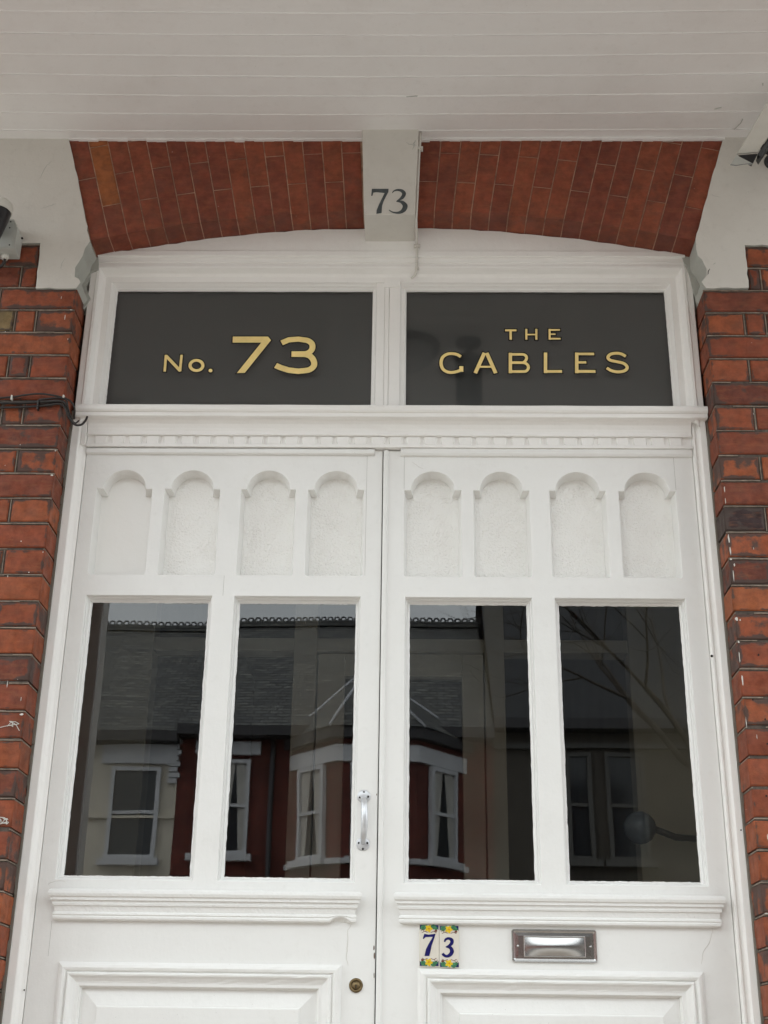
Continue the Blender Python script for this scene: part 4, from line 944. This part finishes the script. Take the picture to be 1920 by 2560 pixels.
gl_ = MB().lathe((-1.189, -0.150, 2.168), (0, 0, -1), [(0, 0.0105), (0.012, 0.0105), (0.013, 0.0085), (0.018, 0.0085)], 18).build('cable_gland', M['plastic'], jb)
MB().tube([(-1.189, -0.150, 2.152), (-1.189, -0.150, 2.142), (-1.194, -0.148, 2.132), (-1.208, -0.140, 2.125), (-1.25, -0.132, 2.12), (-1.31, -0.13, 2.118)], 0.0042, 8).build('supply_cable', M['cableblack'], jb)
ln = MB(); ln.lathe((-1.206, -0.232, 2.150), (0.10, 0.05, 1), [(0, 0.018), (0.02, 0.021), (0.09, 0.030), (0.110, 0.0315), (0.118, 0.0315)], 28); ln.build('sensor_body', M['black'], jb)
dmm = MB(); prof = [(0.112, 0.0335), (0.118, 0.0345), (0.130, 0.0335), (0.142, 0.029), (0.150, 0.021), (0.154, 0.010), (0.155, 0.001)]
dmm.lathe((-1.206, -0.232, 2.150), (0.10, 0.05, 1), prof, 28); dmm.build('dome_cap', M['plastic'], jb)
MB().tube([(-1.205, -0.20, 2.22), (-1.205, -0.183, 2.22)], 0.012, 12).build('arm', M['plastic2'], jb)

# ------------------------------------------------------------------ cables
cb_ = thing('cable_bundle', (-1.1, -0.13, 1.68), 'black cables strung over the left brick pier, looping at the door frame corner', 'cables')
def cable(nm, pts, r, mt, par, n=4): return MB().tube(crs(pts, n), r, 8).build(nm, mt, par)
cable('cable', [(-1.60, -0.128, 1.712), (-1.35, -0.127, 1.70), (-1.152, -0.127, 1.7065), (-1.08, -0.128, 1.716), (-1.04, -0.130, 1.7185), (-0.99, -0.130, 1.711), (-0.957, -0.126, 1.700), (-0.945, -0.11, 1.684), (-0.948, -0.09, 1.66)], 0.0028, M['cableblack'], cb_)
cable('cable', [(-1.60, -0.128, 1.700), (-1.30, -0.128, 1.6925), (-1.15, -0.127, 1.6905), (-1.04, -0.128, 1.6935), (-0.985, -0.130, 1.696), (-0.968, -0.125, 1.690), (-0.962, -0.11, 1.670)], 0.0042, M['cableblack'], cb_)
cable('cable', [(-1.60, -0.127, 1.684), (-1.30, -0.127, 1.678), (-1.15, -0.126, 1.6765), (-1.04, -0.127, 1.681), (-0.985, -0.128, 1.688), (-0.966, -0.124, 1.676), (-0.958, -0.11, 1.655), (-0.944, -0.09, 1.643), (-0.930, -0.075, 1.650), (-0.922, -0.066, 1.668), (-0.920, -0.060, 1.683)], 0.0032, M['cableblack'], cb_)
cable('cable', [(-1.04, -0.130, 1.700), (-0.99, -0.131, 1.705), (-0.966, -0.128, 1.700), (-0.960, -0.122, 1.680), (-0.953, -0.10, 1.655), (-0.945, -0.085, 1.650), (-0.940, -0.07, 1.665)], 0.0024, M['cableblack'], cb_)
MB().box(-1.121, -1.117, -0.133, -0.122, 1.699, 1.713).build('clip', M['plastic'], cb_, bev=0.0005); MB().box(-0.975, -0.971, -0.135, -0.122, 1.705, 1.713).build('clip', M['plastic'], cb_, bev=0.0005)
clp = MB(); clp.box(-1.044, -1.040, -0.1345, -0.122, 1.668, 1.698); clp.build('tie', M['cableblack'], cb_, bev=0.0005)
cw = thing('painted_cable', (0.01, -0.1, 2.3), 'thin white painted cable clipped down the right edge of the keystone to the transom frame', 'cable')
kx = lambda z: 0.0075+(z-2.2935)*0.035
cable('cable', [(kx(2.61)+0.005, -0.160, 2.60), (kx(2.52)+0.004, -0.160, 2.53), (kx(2.45)+0.0035, -0.162, 2.45), (kx(2.36)+0.0035, -0.160, 2.36), (kx(2.30)+0.003, -0.158, 2.30), (0.0105, -0.145, 2.285), (0.012, -0.09, 2.287), (0.0125, -0.048, 2.288), (0.0125, -0.040, 2.270), (0.0135, -0.044, 2.25), (0.0135, -0.036, 2.225), (0.0125, -0.036, 2.20), (0.009, -0.020, 2.186), (0.001, -0.009, 2.183), (-0.004, -0.007, 2.181)], 0.0036, M['render'], cw)
for bb in ((0.010, 0.030, -0.1665, -0.150, 2.535, 2.543), (0.004, 0.023, -0.049, -0.034, 2.268, 2.275), (0.008, 0.020, -0.040, -0.028, 2.195, 2.20)): MB().box(*bb).build('clip', M['render'], cw, bev=0.0006)

# ------------------------------------------------------------------ porch lights (hang just above the frame, mirrored in the transom glass)
lt = thing('hanging_lantern', (0.22, -1.02, 2.6), 'dark ribbed metal lantern hanging from the porch ceiling', 'lantern')
MB().lathe((0.22, -1.02, 2.60), (0, 0, -1), [(0, 0.05), (0.015, 0.05), (0.02, 0.012), (0.075, 0.012)], 20).build('stem', M['bronze'], lt)
mb = MB(); mb.lathe((0.22, -1.02, 2.53), (0, 0, -1), [(0, 0.02), (0.01, 0.052), (0.03, 0.054)], 20)
for i in range(16):
    a = 2*math.pi*i/16; x, y = 0.22+0.047*math.cos(a), -1.02+0.047*math.sin(a); mb.tube([(x, y, 2.51), (x, y, 2.34)], 0.005, 6)
mb.lathe((0.22, -1.02, 2.345), (0, 0, -1), [(0, 0.05), (0.012, 0.05), (0.016, 0.03)], 20); mb.build('cage', M['bronze'], lt)
MB().lathe((0.22, -1.02, 2.50), (0, 0, -1), [(0, 0.035), (0.15, 0.035)], 20).build('lamp_glass', M['bronze'], lt)
dl_ = thing('ceiling_lamp', (-0.01, -1.05, 2.6), 'round dome lamp with a dark rim on the porch ceiling', 'lamp')
MB().lathe((-0.01, -1.05, 2.606), (0, 0, -1), [(0, 0.12), (0.03, 0.12), (0.035, 0.10)], 32).build('rim', M['bronze'], dl_)
MB().lathe((-0.01, -1.05, 2.575), (0, 0, -1), [(0, 0.10), (0.04, 0.09), (0.07, 0.06), (0.085, 0.02), (0.087, 0.002)], 32).build('dome', M['opal'], dl_)

# ------------------------------------------------------------------ hallway behind the doors
hl = MB(); hl.box(-1.25, -1.15, 0.06, 6, -0.76, 2.7); hl.box(1.05, 1.15, 0.06, 6, -0.76, 2.7); hl.box(-1.25, 1.15, 6, 6.1, -0.76, 2.7); hl.box(-1.25, 1.15, 0.06, 6.1, 2.6, 2.75)
hl.box(-1.15, -0.90, 0.06, 0.1, -0.76, 2.6); hl.box(0.80, 1.05, 0.06, 0.1, -0.76, 2.6)
struct(hl, 'hall_walls', M['hallwall'])
struct(MB().box(-1.25, 1.15, 0.06, 6.1, -0.8, -0.745), 'hall_floor', M['hallfloor'])
ins = thing('inner_door_screen', (0.25, 1.33, -0.76), 'pale timber inner screen and door seen dimly through the right door glass', 'inner door')
mb = MB()
for x0, x1 in ((-1.15, -0.95), (-0.43, -0.345), (0.272, 0.345), (0.80, 1.05)): mb.box(x0, x1, 1.28, 1.38, -0.745, 2.6)
for x0, x1 in ((-0.95, -0.43), (-0.345, 0.272), (0.345, 0.80)): mb.box(x0, x1, 1.285, 1.375, 1.405, 1.455)
for x0, x1 in ((-0.95, -0.43), (0.345, 0.80)): mb.box(x0, x1, 1.29, 1.37, -0.745, 0.1)
mb.build('screen_frame', M['inner'], ins, bev=0.004)
mb = MB(); mb.box(-0.34, -0.24, 1.30, 1.345, -0.74, 1.40); mb.box(0.19, 0.268, 1.30, 1.345, -0.74, 1.40); mb.box(-0.24, 0.19, 1.30, 1.345, 1.315, 1.40); mb.box(-0.24, 0.19, 1.30, 1.345, -0.74, 0.05)
mb.build('inner_leaf', M['inner'], ins, bev=0.003)
wl = thing('wall_lamp', (1.05, 1.0, 0.72), 'round globe wall lamp on a dark arm in the hall, behind the right door glass', 'wall lamp')
MB().lathe((0.745, 0.95, 0.665), (0, 0, 1), [(0.0, 0.002), (0.004, 0.02), (0.015, 0.037), (0.035, 0.05), (0.055, 0.053), (0.075, 0.048), (0.092, 0.034), (0.102, 0.016), (0.105, 0.002)], 28).build('globe', M['globe'], wl)
MB().tube([(0.79, 0.95, 0.715), (0.86, 0.96, 0.69), (1.05, 0.98, 0.68)], 0.011, 10).build('arm', M['black'], wl)
MB().box(1.02, 1.05, 0.93, 1.03, 0.62, 0.76).build('backplate', M['black'], wl, bev=0.004)

# ------------------------------------------------------------------ the terrace across the street (seen mirrored in the glass)
FY = -17.0
def sash(par, x0, x1, z0, z1, y, curtain=True, ang=0.0, c=None, mt='whitep'):
    """sash window facing +Y; optional turn about vertical through c"""
    def tr(mb):
        if ang:
            cx, cy = c
            for i, (x, yy, z) in enumerate(mb.v):
                dx, dy = x-cx, yy-cy; mb.v[i] = (cx+dx*math.cos(ang)-dy*math.sin(ang), cy+dx*math.sin(ang)+dy*math.cos(ang), z)
        return mb
    f = 0.06; zm = (z0+z1)/2; mb = MB()
    mb.box(x0, x0+f, y, y+0.07, z0, z1); mb.box(x1-f, x1, y, y+0.07, z0, z1); mb.box(x0+f, x1-f, y, y+0.07, z1-f, z1); mb.box(x0+f, x1-f, y, y+0.07, z0, z0+f); mb.box(x0+f, x1-f, y, y+0.06, zm-0.025, zm+0.025)
    w_ = tr(mb).build('window', M[mt], par)
    tr(MB().box(x0+f, x1-f, y-0.02, y+0.02, z0+f, z1-f)).build('pane', M['farglass'], w_)
    tr(MB().box(x0-0.08, x1+0.08, y, y+0.16, z0-0.10, z0)).build('sill', M[mt], w_)
    if curtain:
        cu_ = MB(); cw_ = (x1-x0)*0.24
        cu_.prism([(x0+f, z1-f), (x0+f+cw_*1.5, z1-f), (x0+f+cw_*0.7, z0+f), (x0+f, z0+f)], y+0.021, y+0.025); cu_.prism([(x1-f, z1-f), (x1-f-cw_*1.5, z1-f), (x1-f-cw_*0.7, z0+f), (x1-f, z0+f)], y+0.021, y+0.025)
        tr(cu_).build('curtain', M['curtain'], w_)
    return w_
def lintel(par, x0, x1, z0, z1, y): return MB().box(x0, x1, y, y+0.09, z0, z1).build('lintel', M['whitep'], par, bev=0.01)
def terrace(nm, x0, x1, zw, wallm, label, rise=2.80, rm='slate'):
    h_ = thing(nm, ((x0+x1)/2, FY, -1.6), label, 'house', 'terrace houses across the street')
    MB().box(x0, x1, FY-7, FY, -1.6, zw).build('wall', wallm, h_)
    zr = zw+rise
    rf = MB().add([(x0, FY+0.25, zw-0.05), (x1, FY+0.25, zw-0.05), (x1, FY-3.5, zr), (x0, FY-3.5, zr), (x1, FY-7.2, zw-0.05), (x0, FY-7.2, zw-0.05), (x0, FY+0.25, zw-0.15), (x1, FY+0.25, zw-0.15)], [(0, 1, 2, 3), (3, 2, 4, 5), (0, 6, 7, 1)])
    ro = rf.build('roof', M[rm], h_)
    MB().box(x0, x1, FY+0.0, FY+0.33, zw-0.22, zw-0.06).build('gutter', M['fascia'], h_)
    MB().box(x0, x1, FY-3.62, FY-3.38, zr-0.05, zr+0.06).build('ridge_tiles', M['slate'], ro)
    cr_ = MB(); x = x0
    while x < x1:     # pierced ridge cresting, rows of little hoops
        pp = [(x+0.065+0.05*math.cos(2*math.pi*i/6), FY-3.5, zr+0.115+0.05*math.sin(2*math.pi*i/6)) for i in range(7)]
        cr_.tube(pp, 0.017, 4, cap=False); cr_.box(x, x+0.13, FY-3.53, FY-3.47, zr+0.05, zr+0.075); x += 0.13
    cr_.build('ridge_cresting', M['fascia'], ro)
    return h_
# a cream rendered house
hA = terrace('terrace_house', -11.5, -3.42, 4.83, M['cream'], 'cream rendered house with slate roof and white sash window, mirrored in the leftmost door pane')
lintel(hA, -4.62, -3.45, 4.30, 4.60, FY); sash(hA, -4.45, -3.68, 2.85, 4.25, FY, False); sash(hA, -7.2, -6.0, 2.85, 4.25, FY, False); lintel(hA, -7.4, -5.8, 4.3, 4.6, FY)
sash(hA, -7.2, -6.0, -0.6, 1.2, FY); MB().box(-11.5, -3.42, FY, FY+0.06, 3.46, 3.50).build('string_course', M['cream'], hA)
q = MB()
for i in range(9): q.box(-3.56, -3.42+0.04*(i % 2), FY, FY+0.08, 4.0+0.09*i, 4.07+0.09*i)
q.build('quoin', M['whitep'], hA)
# the red brick house with the canted bay
hB = terrace('terrace_house', -3.42, 1.45, 4.95, M['redwall'], 'red brick house with canted bay and hipped bay roof, mirrored in the middle door panes')
lintel(hB, -3.15, -2.47, 4.47, 4.68, FY); sash(hB, -3.1, -2.62, 2.92, 4.40, FY)
bx0, bx1, dp = -1.95, 0.98, 0.80; k2 = (17+3.35-dp)/(17+3.35)
fx0_, fx1_ = -1.20, 0.25
bay = MB(); plan = [(bx0, FY), (fx0_, FY+dp), (fx1_, FY+dp), (bx1, FY)]
bay.add([(x, y, z) for z in (-1.6, 4.55) for x, y in plan], [(0, 1, 5, 4), (1, 2, 6, 5), (2, 3, 7, 6), (4, 5, 6, 7)])
bo = bay.build('bay', M['redwall'], hB)
def band(z0, z1, e, nm, mt, par):
    pl = [(bx0-e, FY), (fx0_-e*0.6, FY+dp+e), (fx1_+e*0.6, FY+dp+e), (bx1+e, FY)]
    return MB().add([(x, y, z) for z in (z0, z1) for x, y in pl], [(0, 1, 5, 4), (1, 2, 6, 5), (2, 3, 7, 6), (4, 5, 6, 7), (0, 3, 2, 1)]).build(nm, mt, par)
band(4.22, 4.46, 0.05, 'bay_lintel', M['whitep'], bo); band(2.70, 2.78, 0.09, 'bay_sill', M['whitep'], bo); band(4.55, 4.72, 0.16, 'bay_gutter', M['fascia'], bo)
def onface(a, b, u0, u1, z0, z1):
    (ax_, ay), (bx_, by) = a, b; L = math.hypot(bx_-ax_, by-ay); ang = math.atan2(by-ay, bx_-ax_)
    sash(bo, ax_+u0*L, ax_+u1*L, z0, z1, ay+0.01, True, ang, (ax_, ay))
onface(plan[0], plan[1], 0.22, 0.78, 2.80, 4.20); onface(plan[1], plan[2], 0.14, 0.46, 2.80, 4.20); onface(plan[1], plan[2], 0.54, 0.86, 2.80, 4.20); onface(plan[2], plan[3], 0.22, 0.78, 2.80, 4.20)
ap = ((bx0+bx1)/2-0.25, FY+0.1, 5.93); a2 = ((bx0+bx1)/2-0.25, FY-1.5, 5.93); e = 0.2
pl = [(bx0-e, FY-0.1, 4.72), (fx0_-e*0.6, FY+dp+e, 4.72), (fx1_+e*0.6, FY+dp+e, 4.72), (bx1+e, FY-0.1, 4.72), ap, a2]
MB().add(pl, [(0, 1, 4), (1, 2, 4), (2, 3, 4), (0, 4, 5), (3, 5, 4)]).build('bay_roof', M['slate'], bo)
hp_ = MB()
for a in pl[:4]: hp_.tube([a, ap], 0.028, 6)
hp_.tube([ap, a2], 0.03, 6)
hp_.build('hip_flashing', M['lead'], bo)
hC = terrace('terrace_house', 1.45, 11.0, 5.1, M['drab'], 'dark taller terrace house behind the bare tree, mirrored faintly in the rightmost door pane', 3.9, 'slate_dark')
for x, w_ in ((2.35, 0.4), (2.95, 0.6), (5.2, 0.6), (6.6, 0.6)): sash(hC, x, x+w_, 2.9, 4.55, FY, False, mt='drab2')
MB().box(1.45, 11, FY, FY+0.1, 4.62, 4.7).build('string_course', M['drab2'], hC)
terrace('terrace_house', -30, -11.5, 4.9, M['redwall'], 'long red brick terrace range across the street, far to the left')
terrace('terrace_house', 11.0, 30, 5.1, M['redwall'], 'long red brick terrace range across the street, far to the right')

# bare street tree
tr_ = thing('bare_tree', (3.1, -9.0, -1.55), 'bare winter street tree, its branches mirrored in the right door glass', 'tree')
tk_ = MB(); br_ = MB(); rng = random.Random(5)
def grow(mb, p, d, L, r, lev):
    pts = [p]; rr = [r]; q = Vector(p); dd = Vector(d)
    n = 4
    for i in range(n):
        dd = (dd+Vector((rng.gauss(0, 0.13), rng.gauss(0, 0.13), rng.gauss(0, 0.08)+0.03))).normalized(); q = q+dd*L/n; pts.append(q.copy()); rr.append(r*(1-0.38*(i+1)/n))
    mb.tube(pts, rr, 6 if lev < 3 else 4, cap=False)
    if lev >= 7 or r < 0.0025: return
    for i in range(3 if lev < 5 else 2):
        k_ = rng.choice((2, 3, 4)) if i else 4
        nd = (dd*0.75+Vector((rng.gauss(0, 0.55), rng.gauss(0, 0.55), rng.gauss(0.12, 0.35)))).normalized()
        grow(br_, pts[k_], nd, L*rng.uniform(0.66, 0.84), rr[k_]*rng.uniform(0.6, 0.8), lev+1)
tk_.tube([(3.1, -9, -1.6), (3.08, -9, 0.5), (3.0, -9.05, 2.2)], [0.2, 0.16, 0.14], 10)
for dx, dy in ((-0.5, 0.15), (0.4, 0.2), (0.0, -0.5), (-0.75, -0.1)): grow(br_, Vector((3.0, -9.05, 2.2)), Vector((dx, dy, 1)).normalized(), 1.45, 0.042, 1)
tk_.build('trunk', M['bark'], tr_, fix=False); br_.build('branches', M['bark'], tr_, fix=False)

MB().tube([(-2.28, FY+0.08, 4.8), (-2.28, FY+0.08, -1.5)], 0.04, 8).build('downpipe', M['fascia'], hB)
for h__, x__, zc_ in ((hA, -6.0, 7.6), (hB, -3.3, 7.7)):
    MB().box(x__-0.5, x__+0.5, FY-5.2, FY-4.6, 5.5, zc_).build('chimney', M['redwall'], h__)
